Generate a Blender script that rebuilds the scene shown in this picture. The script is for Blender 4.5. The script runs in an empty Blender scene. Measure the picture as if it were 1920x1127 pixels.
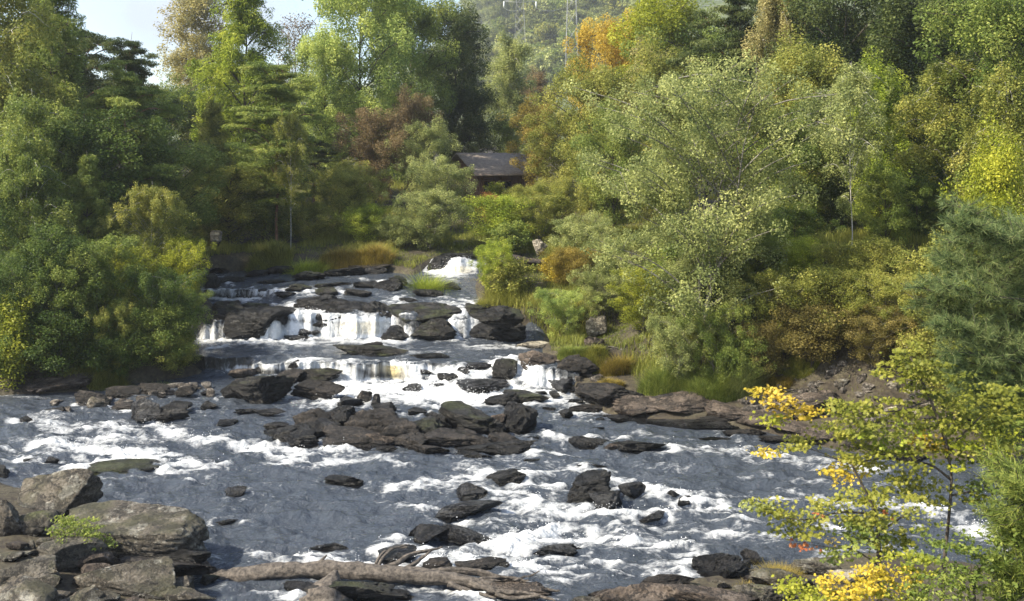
import bpy, bmesh, math, random
import numpy as np
from mathutils import Vector, Matrix

# ------------------------------------------------------------------ camera, sky, sun, exposure
S = bpy.context.scene
F, H, HY = 1900.0, 7.0, 300.0          # focal length in photo pixels, eye height above the water, horizon row
cam = bpy.data.cameras.new("camera"); cam_o = bpy.data.objects.new("camera", cam)
S.collection.objects.link(cam_o); S.camera = cam_o
cam_o.location = (0, 0, H); cam_o.rotation_euler = (math.radians(90), 0, 0)
cam.sensor_width = 36; cam.lens = 36 * F / 1920; cam.shift_y = -(563.5 - HY) / 1920
cam.clip_end = 3000; cam.clip_start = 0.1
SUN_EL, SUN_AZ = math.radians(42), math.radians(-112)     # azimuth from +Y towards +X
sun = bpy.data.lights.new("sun", 'SUN'); sun.energy = 4.7; sun.angle = math.radians(0.5); sun.color = (1, .92, .76)
sun_o = bpy.data.objects.new("sun", sun); S.collection.objects.link(sun_o)
sd = Vector((math.sin(SUN_AZ) * math.cos(SUN_EL), math.cos(SUN_AZ) * math.cos(SUN_EL), math.sin(SUN_EL)))
sun_o.rotation_euler = sd.to_track_quat('Z', 'Y').to_euler(); sun_o.location = sd * 50
W = bpy.data.worlds.new("World"); S.world = W; W.use_nodes = True
nt = W.node_tree; nt.nodes.clear()
def wn(t, **k):
    n = nt.nodes.new(t)
    for a, b in k.items(): setattr(n, a, b)
    return n
wo = wn('ShaderNodeOutputWorld'); bg = wn('ShaderNodeBackground')
sky = wn('ShaderNodeTexSky', sky_type='NISHITA', sun_disc=False, sun_elevation=SUN_EL, sun_rotation=SUN_AZ)
sky.altitude = 200; sky.air_density = 1.0; sky.dust_density = 2.0
tc = wn('ShaderNodeTexCoord'); mp = wn('ShaderNodeMapping'); mp.inputs['Scale'].default_value = (1, 1, 2.2)
mp.inputs['Location'].default_value = (.3, .1, .15)
cn = wn('ShaderNodeTexNoise'); cn.inputs['Scale'].default_value = 3.2; cn.inputs['Detail'].default_value = 7
cr = wn('ShaderNodeValToRGB'); cr.color_ramp.elements[0].position = .52; cr.color_ramp.elements[1].position = .70
mx = wn('ShaderNodeMix', data_type='RGBA'); mx.inputs[7].default_value = (2.5, 2.85, 3.45, 1)
L = nt.links.new
L(tc.outputs['Generated'], mp.inputs[0]); L(mp.outputs[0], cn.inputs[0]); L(cn.outputs[0], cr.inputs[0])
L(cr.outputs[0], mx.inputs[0]); L(sky.outputs[0], mx.inputs[6]); L(mx.outputs[2], bg.inputs[0]); L(bg.outputs[0], wo.inputs[0])
bg.inputs[1].default_value = 0.15
S.view_settings.view_transform = 'Standard'; S.view_settings.look = 'None'; S.view_settings.gamma = 1
S.view_settings.exposure = 1.1
S.cycles.use_denoising = True
S.cycles.max_bounces = 7; S.cycles.diffuse_bounces = 3; S.cycles.glossy_bounces = 3; S.cycles.transmission_bounces = 4
S.cycles.transparent_max_bounces = 4; S.cycles.sample_clamp_indirect = 6; S.cycles.volume_bounces = 0

# ------------------------------------------------------------------ helpers
C = S.collection
rng = np.random.default_rng(7)
def tag(o, label=None, cat=None, group=None, kind=None):
    for k, v in (('label', label), ('category', cat), ('group', group), ('kind', kind)):
        if v: o[k] = v
    return o
def link(name, me, parent=None, mat=None):
    o = bpy.data.objects.new(name, me); C.objects.link(o)
    if parent: o.parent = parent
    if mat is not None and me is not None:
        if len(me.materials) == 0: me.materials.append(mat)
        o.material_slots[0].link = 'OBJECT'; o.material_slots[0].material = mat
    return o
def empty(name, loc, rz=0, scale=(1, 1, 1)):
    o = bpy.data.objects.new(name, None); C.objects.link(o)
    o.location = loc; o.rotation_euler = (0, 0, rz); o.scale = scale; o.empty_display_size = .2
    return o
def mesh(name, v, faces, smooth=True, attrs=None, n=None):
    """faces: (M,k) array, or list of such arrays"""
    v = np.asarray(v, dtype=np.float32)
    fl = faces if isinstance(faces, list) else [faces]
    fl = [np.asarray(f, dtype=np.int32) for f in fl if len(f)]
    me = bpy.data.meshes.new(name)
    me.vertices.add(len(v)); me.vertices.foreach_set('co', v.ravel())
    nl = sum(f.size for f in fl); npoly = sum(len(f) for f in fl)
    me.loops.add(nl); me.polygons.add(npoly)
    me.loops.foreach_set('vertex_index', np.concatenate([f.ravel() for f in fl]))
    tot = np.concatenate([np.full(len(f), f.shape[1], np.int32) for f in fl])
    st = np.concatenate([[0], np.cumsum(tot)[:-1]]).astype(np.int32)
    me.polygons.foreach_set('loop_start', st); me.polygons.foreach_set('loop_total', tot)
    if smooth: me.polygons.foreach_set('use_smooth', np.ones(npoly, bool))
    for k, a in (attrs or {}).items():
        at = me.attributes.new(k, 'FLOAT', 'POINT'); at.data.foreach_set('value', np.asarray(a, np.float32))
    me.update(calc_edges=True)
    return me
def hsh(i, j, k, s):
    n = (i * 73856093) ^ (j * 19349663) ^ (k * 83492791) ^ (s * 2654435761 & 0x7fffffff)
    n = (n ^ (n >> 13)) * 1274126177 & 0x7fffffff
    n = (n ^ (n >> 16)) & 0xffff
    return n / 65535.0
def vnoise(p, s=0):
    p = np.asarray(p, float)
    i = np.floor(p).astype(np.int64); f = p - i; f = f * f * (3 - 2 * f)
    r = 0
    for a in (0, 1):
        for b in (0, 1):
            for c in (0, 1):
                w = (f[:, 0] if a else 1 - f[:, 0]) * (f[:, 1] if b else 1 - f[:, 1]) * (f[:, 2] if c else 1 - f[:, 2])
                r = r + w * hsh(i[:, 0] + a, i[:, 1] + b, i[:, 2] + c, s)
    return r
def fbm(p, o=4, s=0):
    r = 0; a = .5; t = 0
    for k in range(o):
        r = r + a * vnoise(np.asarray(p) * 2 ** k + k * 17.3, s + k); t += a; a *= .5
    return r / t
def sst(a, b, x):
    t = np.clip((x - a) / (b - a), 0, 1); return t * t * (3 - 2 * t)

# ------------------------------------------------------------------ the river's levels
LOW = [(1500, -.02), (1000, 0.0), (870, .3), (800, .36)]
COLS = [(380, [(740, .4), (705, .45), (690, .6), (668, 1.0), (643, 1.02), (636, 1.06), (588, 1.82), (563, 1.9), (543, 2.3), (515, 2.45), (478, 2.6)]),
        (450, [(745, .4), (700, .5), (680, .8), (668, 1.0), (643, 1.02), (636, 1.05), (600, 1.68), (585, 1.86), (563, 1.9), (543, 2.3), (515, 2.45), (478, 2.6)]),
        (560, [(740, .4), (712, .5), (682, .98), (672, 1.0), (642, 1.02), (636, 1.05), (592, 1.79), (580, 1.9), (556, 2.2), (545, 2.35), (515, 2.5), (478, 2.7)]),
        (720, [(745, .38), (716, .45), (682, .98), (672, 1.0), (642, 1.02), (636, 1.05), (600, 1.64), (590, 1.8), (560, 2.15), (540, 2.4), (515, 2.55), (478, 2.8)]),
        (860, [(745, .38), (735, .45), (700, .75), (682, .98), (672, 1.0), (642, 1.02), (636, 1.05), (600, 1.62), (560, 2.15), (530, 2.45), (514, 2.6), (487, 3.12), (478, 3.2)]),
        (1030, [(745, .38), (728, .45), (690, .95), (672, 1.0), (642, 1.02), (600, 1.6), (560, 2.15), (514, 2.6), (478, 2.9)])]
def zprof(px, py):
    px = np.asarray(px, float); py = np.asarray(py, float)
    vals = []
    for cx, kn in COLS:
        k = sorted(LOW + kn); vals.append(np.interp(py, [a for a, b in k], [b for a, b in k]))
    xs = [c[0] for c in COLS]
    out = vals[0].copy() if vals[0].ndim else np.array(vals[0])
    for i in range(len(xs) - 1):
        t = np.clip((px - xs[i]) / (xs[i + 1] - xs[i]), 0, 1)
        out = np.where(px > xs[i], vals[i] * (1 - t) + vals[i + 1] * t, out)
    return out
def on_plane(px, py, z):
    Y = (H - z) * F / (py - HY); return (px - 960) / F * Y, Y
def at(px, py, Y):
    return Vector(((px - 960) / F * Y, Y, H - (py - HY) / F * Y))
SHORE = [(455, 507), (385, 515), (383, 560), (418, 582), (372, 640), (368, 668), (378, 700), (150, 738), (0, 745), (-300, 755), (-900, 760),
         (-900, 905), (-300, 905), (0, 905), (150, 945), (375, 1045), (395, 1127), (440, 1500), (1065, 1500), (1065, 1125), (1250, 1100), (1420, 1066),
         (1500, 1050), (1640, 1050), (1800, 1065), (1990, 1090), (2900, 1130), (2900, 880), (1920, 875), (1700, 868), (1560, 850), (1420, 814), (1250, 802),
         (1120, 778), (1065, 742), (1045, 692), (1003, 668), (1000, 642), (985, 634), (895, 600), (882, 560), (880, 512), (890, 480), (835, 480), (780, 520),
         (700, 510)]
POLY = np.array([on_plane(a, b, float(zprof(a, b))) for a, b in SHORE])
def sdf(x, y):
    x = np.asarray(x, float); y = np.asarray(y, float)
    d = np.full(x.shape, 1e9); ins = np.zeros(x.shape, bool)
    n = len(POLY)
    for i in range(n):
        ax, ay = POLY[i]; bx, by = POLY[(i + 1) % n]
        ex, ey = bx - ax, by - ay
        t = np.clip(((x - ax) * ex + (y - ay) * ey) / (ex * ex + ey * ey + 1e-12), 0, 1)
        d = np.minimum(d, (x - ax - t * ex) ** 2 + (y - ay - t * ey) ** 2)
        c = ((ay > y) != (by > y)) & (x < (bx - ax) * (y - ay) / (by - ay + 1e-12) + ax)
        ins ^= c
    d = np.sqrt(d); return np.where(ins, -d, d)
BY = [0, 15, 20, 28, 29.9, 30.2, 33.2, 33.8, 34.1, 35.4, 36.4, 39.3, 41, 48, 60, 90, 150, 400]
BZ = [0, 0, .2, .38, .5, 1.0, 1.04, 1.15, 1.8, 2.15, 2.4, 2.55, 2.9, 3.3, 3.9, 5.5, 8, 12]
def terrain(x, y):
    x = np.asarray(x, float); y = np.asarray(y, float)
    s = sdf(x, y)
    base = np.interp(y, BY, BZ); bed = np.interp(y - .7, BY, BZ) - .55
    pos = np.maximum(s, 0)
    left = .15 + .10 * np.minimum(pos, 12)
    right = .10 + .12 * np.minimum(pos, 1.8) + 3.0 * sst(1.8, 6.5, pos) + .06 * np.maximum(pos - 6.5, 0).clip(0, 40)
    near = .12 + .12 * np.minimum(pos, 4)
    rw = sst(0, 4, x) * sst(20, 23, y) * (1 - sst(31, 35, y))
    nw = 1 - sst(19, 22, y)
    far = .1 + .05 * np.minimum(pos, 10)
    rise = left * (1 - sst(-8, 0, x)) + far * sst(-8, 0, x)
    rise = rise * (1 - rw) + right * rw
    rise = rise * (1 - nw) + near * nw
    nz = fbm(np.stack([x.ravel() * .45, y.ravel() * .45, 0 * x.ravel()], 1), 4, 3).reshape(x.shape) - .5
    out = base + rise + nz * (.25 + .5 * sst(2, 10, pos))
    t = sst(-.25, .45, s)
    return bed * (1 - t) + out * t
def march(px, py, lo=6, hi=140):
    Y = np.arange(lo, hi, .06); x = (px - 960) / F * Y
    z = H - (py - HY) / F * Y
    g = terrain(x, Y); k = np.nonzero(z <= g)[0]
    i = k[0] if len(k) else len(Y) - 1
    return float(x[i]), float(Y[i]), float(g[i])
def surf(px, py):
    z = float(zprof(px, py)); x, Y = on_plane(px, py, z)
    if float(sdf(np.array([x]), np.array([Y]))[0]) < .15: return x, Y, z
    return march(px, py)

# ------------------------------------------------------------------ materials
def mat(name):
    m = bpy.data.materials.new(name); m.use_nodes = True
    t = m.node_tree; p = t.nodes['Principled BSDF']
    return m, t, p
def N(t, typ, ins=None, **k):
    n = t.nodes.new(typ)
    for a, b in k.items(): setattr(n, a, b)
    for a, b in (ins or {}).items():
        if isinstance(b, bpy.types.NodeSocket): t.links.new(b, n.inputs[a])
        else: n.inputs[a].default_value = b
    return n
def ramp(t, fac, stops):
    n = t.nodes.new('ShaderNodeValToRGB'); e = n.color_ramp.elements
    while len(e) < len(stops): e.new(.5)
    for q, (p, c) in zip(e, stops):
        q.position = p; q.color = (*c, 1) if len(c) == 3 else c
    t.links.new(fac, n.inputs[0]); return n
def rock_mat(name, dark, mid, light, lichen=None, moss=None, rough=.75, wet=None, scale=1.0, strata=0.):
    m, t, p = mat(name)
    co = N(t, 'ShaderNodeTexCoord').outputs['Object']
    geo = N(t, 'ShaderNodeNewGeometry')
    pos = geo.outputs['Position']
    mp = N(t, 'ShaderNodeMapping', {0: pos}); mp.inputs['Scale'].default_value = (scale, scale, scale * 2.6); mp.inputs['Rotation'].default_value = (.2, .35, 0)
    n1 = N(t, 'ShaderNodeTexNoise', {'Vector': mp.outputs[0], 'Scale': 2.2, 'Detail': 9, 'Roughness': .65})
    n2 = N(t, 'ShaderNodeTexNoise', {'Vector': pos, 'Scale': 14 * scale, 'Detail': 6, 'Roughness': .7})
    n3 = N(t, 'ShaderNodeTexVoronoi', {'Vector': mp.outputs[0], 'Scale': 2.3}, feature='DISTANCE_TO_EDGE')
    s = N(t, 'ShaderNodeMath', {0: n1.outputs[0], 1: n2.outputs[0]}, operation='ADD')
    s2 = N(t, 'ShaderNodeMath', {0: s.outputs[0], 1: .5}, operation='MULTIPLY')
    r = ramp(t, s2.outputs[0], [(.38, dark), (.5, mid), (.62, light)])
    n1.inputs['Distortion'].default_value = .6
    mpc = N(t, 'ShaderNodeMapping', {0: pos}); mpc.inputs['Scale'].default_value = (scale, scale, scale * 3.5); mpc.inputs['Rotation'].default_value = (.15, .3, .4)
    dsp = N(t, 'ShaderNodeVectorMath', {0: mpc.outputs[0], 1: n2.outputs['Color']}, operation='ADD')
    vc = N(t, 'ShaderNodeTexVoronoi', {'Vector': dsp.outputs[0], 'Scale': 1.7}, feature='DISTANCE_TO_EDGE')
    ck = N(t, 'ShaderNodeMapRange', {0: vc.outputs[0], 1: .0, 2: .07, 3: .25, 4: 1})
    sz = N(t, 'ShaderNodeSeparateXYZ', {0: co})
    zz = N(t, 'ShaderNodeMath', {0: n2.outputs[0], 1: -.16}, operation='MULTIPLY')
    zs = N(t, 'ShaderNodeMath', {0: sz.outputs[2], 1: zz.outputs[0]}, operation='ADD')
    wb = N(t, 'ShaderNodeMapRange', {0: zs.outputs[0], 1: -.03, 2: .06, 3: .38, 4: 1})
    cw = N(t, 'ShaderNodeMath', {0: ck.outputs[0], 1: wb.outputs[0]}, operation='MULTIPLY')
    cc = N(t, 'ShaderNodeVectorMath', {0: r.outputs[0]}, operation='SCALE'); t.links.new(cw.outputs[0], cc.inputs['Scale'])
    col = cc.outputs[0]
    if lichen:
        n4 = N(t, 'ShaderNodeTexNoise', {'Vector': pos, 'Scale': 3.1, 'Detail': 8, 'Roughness': .75})
        f = ramp(t, n4.outputs[0], [(.52, (0, 0, 0)), (.60, (1, 1, 1))])
        sp = N(t, 'ShaderNodeSeparateXYZ', {0: geo.outputs['Normal']})
        up = N(t, 'ShaderNodeMapRange', {0: sp.outputs[2], 1: -.1, 2: .5})
        g = N(t, 'ShaderNodeMath', {0: f.outputs[0], 1: up.outputs[0]}, operation='MULTIPLY')
        x = N(t, 'ShaderNodeMix', {0: g.outputs[0], 6: col, 7: (*lichen, 1)}, data_type='RGBA'); col = x.outputs[2]
    if moss:
        n5 = N(t, 'ShaderNodeTexNoise', {'Vector': pos, 'Scale': 1.6, 'Detail': 6})
        sp = N(t, 'ShaderNodeSeparateXYZ', {0: geo.outputs['Normal']})
        up = N(t, 'ShaderNodeMapRange', {0: sp.outputs[2], 1: .3, 2: .9})
        f = ramp(t, n5.outputs[0], [(.45, (0, 0, 0)), (.58, (1, 1, 1))])
        g = N(t, 'ShaderNodeMath', {0: f.outputs[0], 1: up.outputs[0]}, operation='MULTIPLY')
        x = N(t, 'ShaderNodeMix', {0: g.outputs[0], 6: col, 7: (*moss, 1)}, data_type='RGBA'); col = x.outputs[2]
    t.links.new(col, p.inputs['Base Color'])
    rr_ = N(t, 'ShaderNodeMapRange', {0: wb.outputs[0], 1: .38, 2: 1, 3: .22, 4: rough}); t.links.new(rr_.outputs[0], p.inputs['Roughness'])
    hb_ = N(t, 'ShaderNodeMath', {0: ck.outputs[0], 1: s.outputs[0]}, operation='ADD')
    b1 = N(t, 'ShaderNodeBump', {'Strength': 1, 'Distance': .11, 'Height': hb_.outputs[0]})
    t.links.new(b1.outputs[0], p.inputs['Normal'])
    return m
M = {}
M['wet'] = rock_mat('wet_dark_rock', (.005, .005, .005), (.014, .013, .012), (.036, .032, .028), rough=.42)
M['wetmoss'] = rock_mat('wet_mossy_rock', (.006, .006, .005), (.018, .016, .013), (.048, .040, .030), moss=(.04, .045, .012), rough=.5)
M['slate'] = rock_mat('wet_slate', (.012, .012, .013), (.032, .032, .034), (.065, .065, .065), rough=.35)
M['brown'] = rock_mat('brown_rock', (.009, .007, .005), (.028, .022, .017), (.078, .062, .047), rough=.75)
M['tan'] = rock_mat('tan_rock', (.04, .028, .02), (.11, .082, .060), (.22, .175, .135), rough=.85)
M['grey'] = rock_mat('lichened_grey_rock', (.04, .032, .022), (.125, .104, .076), (.26, .225, .175), lichen=(.36, .34, .28), moss=(.085, .078, .042), rough=.85)
M['greymoss'] = rock_mat('mossy_grey_rock', (.035, .03, .022), (.115, .10, .075), (.24, .21, .165), moss=(.07, .075, .02), rough=.85)
M['scree'] = rock_mat('scree', (.05, .04, .03), (.15, .125, .10), (.34, .31, .26), rough=.85)
M['cream'] = rock_mat('cream_rock', (.2, .17, .12), (.42, .37, .28), (.6, .54, .42), rough=.85)

def leaf_mat(name, a, b, c, trans=.45, spec=.25):
    m, t, p = mat(name)
    p.inputs['Roughness'].default_value = .55; p.inputs['Specular IOR Level'].default_value = spec
    at_ = N(t, 'ShaderNodeAttribute', attribute_name='tint')
    oi = N(t, 'ShaderNodeObjectInfo')
    geo = N(t, 'ShaderNodeNewGeometry')
    n = N(t, 'ShaderNodeTexNoise', {'Vector': geo.outputs['Position'], 'Scale': .55, 'Detail': 3})
    s = N(t, 'ShaderNodeMath', {0: at_.outputs['Fac'], 1: n.outputs[0]}, operation='ADD')
    s2 = N(t, 'ShaderNodeMath', {0: s.outputs[0], 1: .5}, operation='MULTIPLY')
    r = ramp(t, s2.outputs[0], [(.28, a), (.5, b), (.72, c)])
    t.links.new(r.outputs[0], p.inputs['Base Color'])
    tr = N(t, 'ShaderNodeBsdfTranslucent', {'Color': r.outputs[0]})
    mxs = N(t, 'ShaderNodeMixShader', {0: trans, 1: p.outputs[0], 2: tr.outputs[0]})
    t.links.new(mxs.outputs[0], t.nodes['Material Output'].inputs[0])
    return m
PAL = {
 'olive': ((.045, .065, .018), (.105, .130, .040), (.19, .205, .075)),
 'mid': ((.035, .062, .018), (.080, .120, .038), (.16, .20, .07)),
 'bright': ((.06, .105, .015), (.145, .205, .035), (.26, .32, .07)),
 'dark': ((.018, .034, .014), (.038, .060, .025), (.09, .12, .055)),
 'deep': ((.014, .030, .010), (.032, .058, .018), (.07, .105, .03)),  # deep green, with the woods' shade put into the leaf colour
 'ash': ((.055, .10, .035), (.14, .20, .075), (.30, .37, .15)),
 'pale': ((.12, .13, .075), (.24, .25, .15), (.38, .38, .25)),
 'sage': ((.062, .092, .045), (.135, .175, .088), (.27, .32, .18)),
 'yellowgreen': ((.09, .13, .02), (.22, .28, .045), (.38, .43, .09)),
 'lime': ((.10, .14, .02), (.24, .31, .04), (.42, .47, .08)),
 'maple': ((.075, .105, .02), (.165, .205, .042), (.30, .33, .09)),
 'yellow': ((.22, .21, .03), (.42, .38, .06), (.60, .52, .12)),
 'orange': ((.22, .19, .03), (.44, .36, .07), (.55, .49, .14)),
 'salmon': ((.20, .10, .05), (.36, .20, .10), (.5, .34, .18)),
 'copper': ((.040, .036, .028), (.085, .072, .055), (.15, .128, .09)),
 'gorse': ((.05, .054, .022), (.115, .112, .05), (.21, .195, .095)),
 'blue': ((.028, .055, .030), (.070, .115, .062), (.145, .19, .115)),
 'ochre': ((.10, .10, .03), (.22, .20, .06), (.36, .31, .12)),
 'red': ((.2, .06, .04), (.36, .13, .08), (.45, .22, .12)),
 'hill': ((.04, .06, .025), (.085, .115, .045), (.15, .18, .075)),
}
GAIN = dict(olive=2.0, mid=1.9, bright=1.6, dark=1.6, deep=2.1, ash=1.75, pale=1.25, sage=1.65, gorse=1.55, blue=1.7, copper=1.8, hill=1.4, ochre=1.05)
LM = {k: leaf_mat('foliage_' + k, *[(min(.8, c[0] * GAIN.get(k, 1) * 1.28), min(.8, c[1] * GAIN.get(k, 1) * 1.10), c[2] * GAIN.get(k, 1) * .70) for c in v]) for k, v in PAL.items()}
def bark_mat(name, a, b, sc=9):
    m, t, p = mat(name)
    geo = N(t, 'ShaderNodeNewGeometry')
    n = N(t, 'ShaderNodeTexNoise', {'Vector': geo.outputs['Position'], 'Scale': sc, 'Detail': 7, 'Roughness': .7})
    r = ramp(t, n.outputs[0], [(.35, a), (.65, b)])
    t.links.new(r.outputs[0], p.inputs['Base Color']); p.inputs['Roughness'].default_value = .85
    b1 = N(t, 'ShaderNodeBump', {'Strength': .8, 'Distance': .03, 'Height': n.outputs[0]})
    t.links.new(b1.outputs[0], p.inputs['Normal'])
    return m
M['bark'] = bark_mat('bark', (.03, .024, .018), (.10, .08, .06))
M['bark_grey'] = bark_mat('bark_grey', (.10, .09, .075), (.26, .24, .20))
M['bark_pale'] = bark_mat('bark_pale', (.25, .24, .21), (.55, .52, .46))
M['bark_red'] = bark_mat('bark_pine', (.10, .05, .03), (.30, .15, .09))
M['drift'] = bark_mat('weathered_driftwood', (.015, .012, .010), (.15, .125, .10), 13)

# ------------------------------------------------------------------ ground
def warp(n, a, b, c):      # denser round c
    t = np.linspace(-1, 1, n); return t
gx = np.concatenate([np.linspace(-260, -40, 45)[:-1], np.linspace(-40, -16, 61)[:-1], np.linspace(-16, 14, 201)[:-1], np.linspace(14, 40, 66)[:-1], np.linspace(40, 260, 45)])
gy = np.concatenate([np.linspace(-30, 8, 20)[:-1], np.linspace(8, 44, 241)[:-1], np.linspace(44, 70, 53)[:-1], np.linspace(70, 420, 60)])
GX, GY = np.meshgrid(gx, gy)
GZ = terrain(GX, GY)
GZ += .10 * (fbm(np.stack([GX.ravel() * 2, GY.ravel() * 2, 0 * GX.ravel()], 1), 3, 9).reshape(GX.shape) - .5)
def grid_faces(ny, nx):
    i = np.arange(ny - 1)[:, None] * nx + np.arange(nx - 1)[None]; i = i.ravel()
    return np.stack([i, i + 1, i + nx + 1, i + nx], 1)
m, t, p = mat('ground')
geo = N(t, 'ShaderNodeNewGeometry')
n1 = N(t, 'ShaderNodeTexNoise', {'Vector': geo.outputs['Position'], 'Scale': 1.1, 'Detail': 8, 'Roughness': .7})
n2 = N(t, 'ShaderNodeTexNoise', {'Vector': geo.outputs['Position'], 'Scale': 9, 'Detail': 6, 'Roughness': .7})
s = N(t, 'ShaderNodeMath', {0: n1.outputs[0], 1: n2.outputs[0]}, operation='ADD'); s = N(t, 'ShaderNodeMath', {0: s.outputs[0], 1: .5}, operation='MULTIPLY')
r = ramp(t, s.outputs[0], [(.34, (.010, .008, .005)), (.46, (.04, .030, .019)), (.54, (.065, .055, .03)), (.66, (.13, .105, .075))])
t.links.new(r.outputs[0], p.inputs['Base Color']); p.inputs['Roughness'].default_value = .9
b = N(t, 'ShaderNodeBump', {'Strength': 1, 'Distance': .12, 'Height': s.outputs[0]}); t.links.new(b.outputs[0], p.inputs['Normal'])
M['ground'] = m
g = link('ground', mesh('ground', np.stack([GX.ravel(), GY.ravel(), GZ.ravel()], 1), grid_faces(len(gy), len(gx))), mat=m)
tag(g, kind='structure')

# ------------------------------------------------------------------ rocks
_ico = {}
def ico(n):
    if n not in _ico:
        bm = bmesh.new(); bmesh.ops.create_icosphere(bm, subdivisions=n, radius=1)
        v = np.array([x.co[:] for x in bm.verts]); f = np.array([[q.index for q in x.verts] for x in bm.faces]); bm.free()
        _ico[n] = (v, f)
    return _ico[n]
def rock_verts(sub, seed, cuts=10, strata=.05, sharp=.97, rough=.07, ridge=1.):
    R = np.random.default_rng(seed); cuts += 4
    v, f = ico(sub); v = v.copy(); v /= ((np.abs(v) ** 3.4).sum(1) ** (1 / 3.4))[:, None]
    for k in range(cuts):
        n = R.normal(size=3); n[2] *= .8; n /= np.linalg.norm(n)
        d = R.uniform(.34, .80)
        e = v @ n - d; mk = e > 0
        v[mk] -= np.outer(e[mk], n) * sharp
    off = R.uniform(0, 50, 3)
    r = np.linalg.norm(v, axis=1, keepdims=True); u = v / r
    v = v + u * ((fbm(v * 1.7 + off, 4, seed) - .5) * rough * 3)[:, None]
    if strata:
        q = v[:, 2] * 5 + v[:, 0] * 1.0 + fbm(v * 1.2 + off, 2, seed) * 1.5
        st = np.abs((q % 1) - .5) * 2
        v[:, :2] *= (1 + .55 * strata * (sst(.0, .22, st) * 2 - 1) * sst(.35, .6, fbm(v * 1.5 + off + 9, 2, seed)))[:, None]
    if sub >= 4:
        v += u * ((fbm(v * 4.5 + off, 4, seed + 7) - .5) * .16 * ridge)[:, None]
        rd = np.abs(fbm(v * np.array([2.2, 2.2, 3.4]) + off, 3, seed + 9) - .5)
        v -= u * (.10 * ridge * np.clip(1 - rd * 14, 0, 1))[:, None]
    v -= (v.max(0) + v.min(0)) / 2; v /= (v.max(0) - v.min(0))
    return v, f
ROCKS = []
SCREE = []
def rock(px, py, w, h, style='wet', label=None, seed=None, tilt=0., dep=None, rz=None, cuts=10, group=None, flat=None, z=None, strata=.05, sink=.24, name='rock', topx=0, rough=.07, ridge=1.):
    seed = seed if seed is not None else len(ROCKS) * 13 + 5
    R = random.Random(seed)
    if z is None: x, Y, zz = surf(px, py)
    else: zz = z; x, Y = on_plane(px, py, z)
    if group == 'rocks of the middle bar': h *= 1.18
    ww = w / F * Y; ha = h / F * Y
    slope = (H - zz) / Y
    d = dep if dep is not None else .65 * ww
    d = min(d, .55 * ha / slope) if dep is None else d
    d = max(d, .3 * ww)
    hh = 1.12 * max(ha - d * slope * .7, .5 * ha)
    px_big = w
    sub = 3 if px_big < 24 else 4 if px_big < 60 else 5 if px_big < 250 else 6
    v, f = rock_verts(sub, seed, cuts, strata, rough=rough, ridge=ridge)
    tot = hh / (1 - sink)
    v = v * np.array([ww, d, tot])
    a = math.radians(tilt)
    if tilt:
        # tilt in the picture plane, then rescale to the wanted size
        c, s_ = math.cos(a), math.sin(a)
        X = v[:, 0] * c - v[:, 2] * s_; Z = v[:, 0] * s_ + v[:, 2] * c
        v[:, 0] = X * ww / (X.max() - X.min()); v[:, 2] = Z * tot / (Z.max() - Z.min())
    if topx: v[:, 0] += v[:, 2] * topx
    r = R.uniform(-.25, .25) if rz is None else rz
    c, s_ = math.cos(r), math.sin(r)
    v[:, 0], v[:, 1] = v[:, 0] * c - v[:, 1] * s_, v[:, 0] * s_ + v[:, 1] * c
    v[:, 2] += hh - tot / 2
    if label is None: SCREE.append((v + np.array([x, Y + d / 2, zz]), f)); return None
    me = mesh(name, v, f, smooth=True)
    o = link(name, me, mat=M[style]); o.location = (x, Y + d / 2, zz)
    ROCKS.append((x, Y + d / 2, ww / 2, d / 2, zz, px, py))
    tag(o, label, 'rock', group)
    return o

near = 'boulders on the near left bank'
rock(85, 966, 155, 90, 'grey', 'large rounded boulder with pale lichen crown, highest on the left foreground bank', 11, group=near, cuts=1, strata=.03, ridge=.45)
rock(225, 1050, 296, 98, 'grey', 'broad flat-topped boulder overhanging black shade, biggest of the left foreground', 4, tilt=-7, group=near, cuts=1, strata=.03, ridge=.45, dep=1.35)
rock(290, 1062, 190, 42, 'wet', 'black rock painted as the shade beneath the broad overhanging boulder', 61, group=near, cuts=1, strata=.03, ridge=.45)  # black rock added to paint the undercut's shade
rock(8, 1010, 62, 72, 'grey', 'grey boulder cut by the left edge of the photo below the lichen boulder', 31, group=near, cuts=1, strata=.03, ridge=.45)
rock(60, 1010, 80, 52, 'greymoss', 'blocky boulder with a pale veined top between the two largest boulders', 37, group=near, cuts=1, strata=.03, ridge=.45)
rock(120, 1082, 120, 70, 'greymoss', 'mossy brown boulder under the leafy plant on the left bank', 41, group=near, cuts=1, strata=.03, ridge=.45)
rock(228, 1122, 205, 78, 'grey', 'long pale wedge boulder with white spots at its blunt left end', 44, tilt=-9, group=near, cuts=1, strata=.03, ridge=.45)
rock(305, 1082, 185, 40, 'brown', 'long thin brown slab lying just above the pale wedge boulder', 47, tilt=-6, group=near, cuts=1, strata=.03, ridge=.45)
rock(35, 1108, 115, 66, 'greymoss', 'smooth brown boulder at the left edge, second up from the bottom corner', 53, group=near, cuts=1, strata=.03, ridge=.45, tilt=-5)
rock(325, 1112, 66, 34, 'grey', 'small square grey block right of the pale wedge boulder', 59, group=near, cuts=1, strata=.03, ridge=.45)
rock(335, 1136, 140, 32, 'grey', 'thin pale slab along the bottom edge left of the fallen log', 67, group=near, cuts=1, strata=.03, ridge=.45, tilt=5)
rock(148, 1150, 120, 52, 'grey', 'rounded pale boulder on the bottom edge below the wedge boulder', 71, group=near, cuts=1, strata=.03, ridge=.45)
rock(15, 1165, 130, 75, 'grey', 'sloping boulder filling the bottom left corner', 73, group=near, cuts=1, strata=.03, ridge=.45, tilt=-14)
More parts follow.
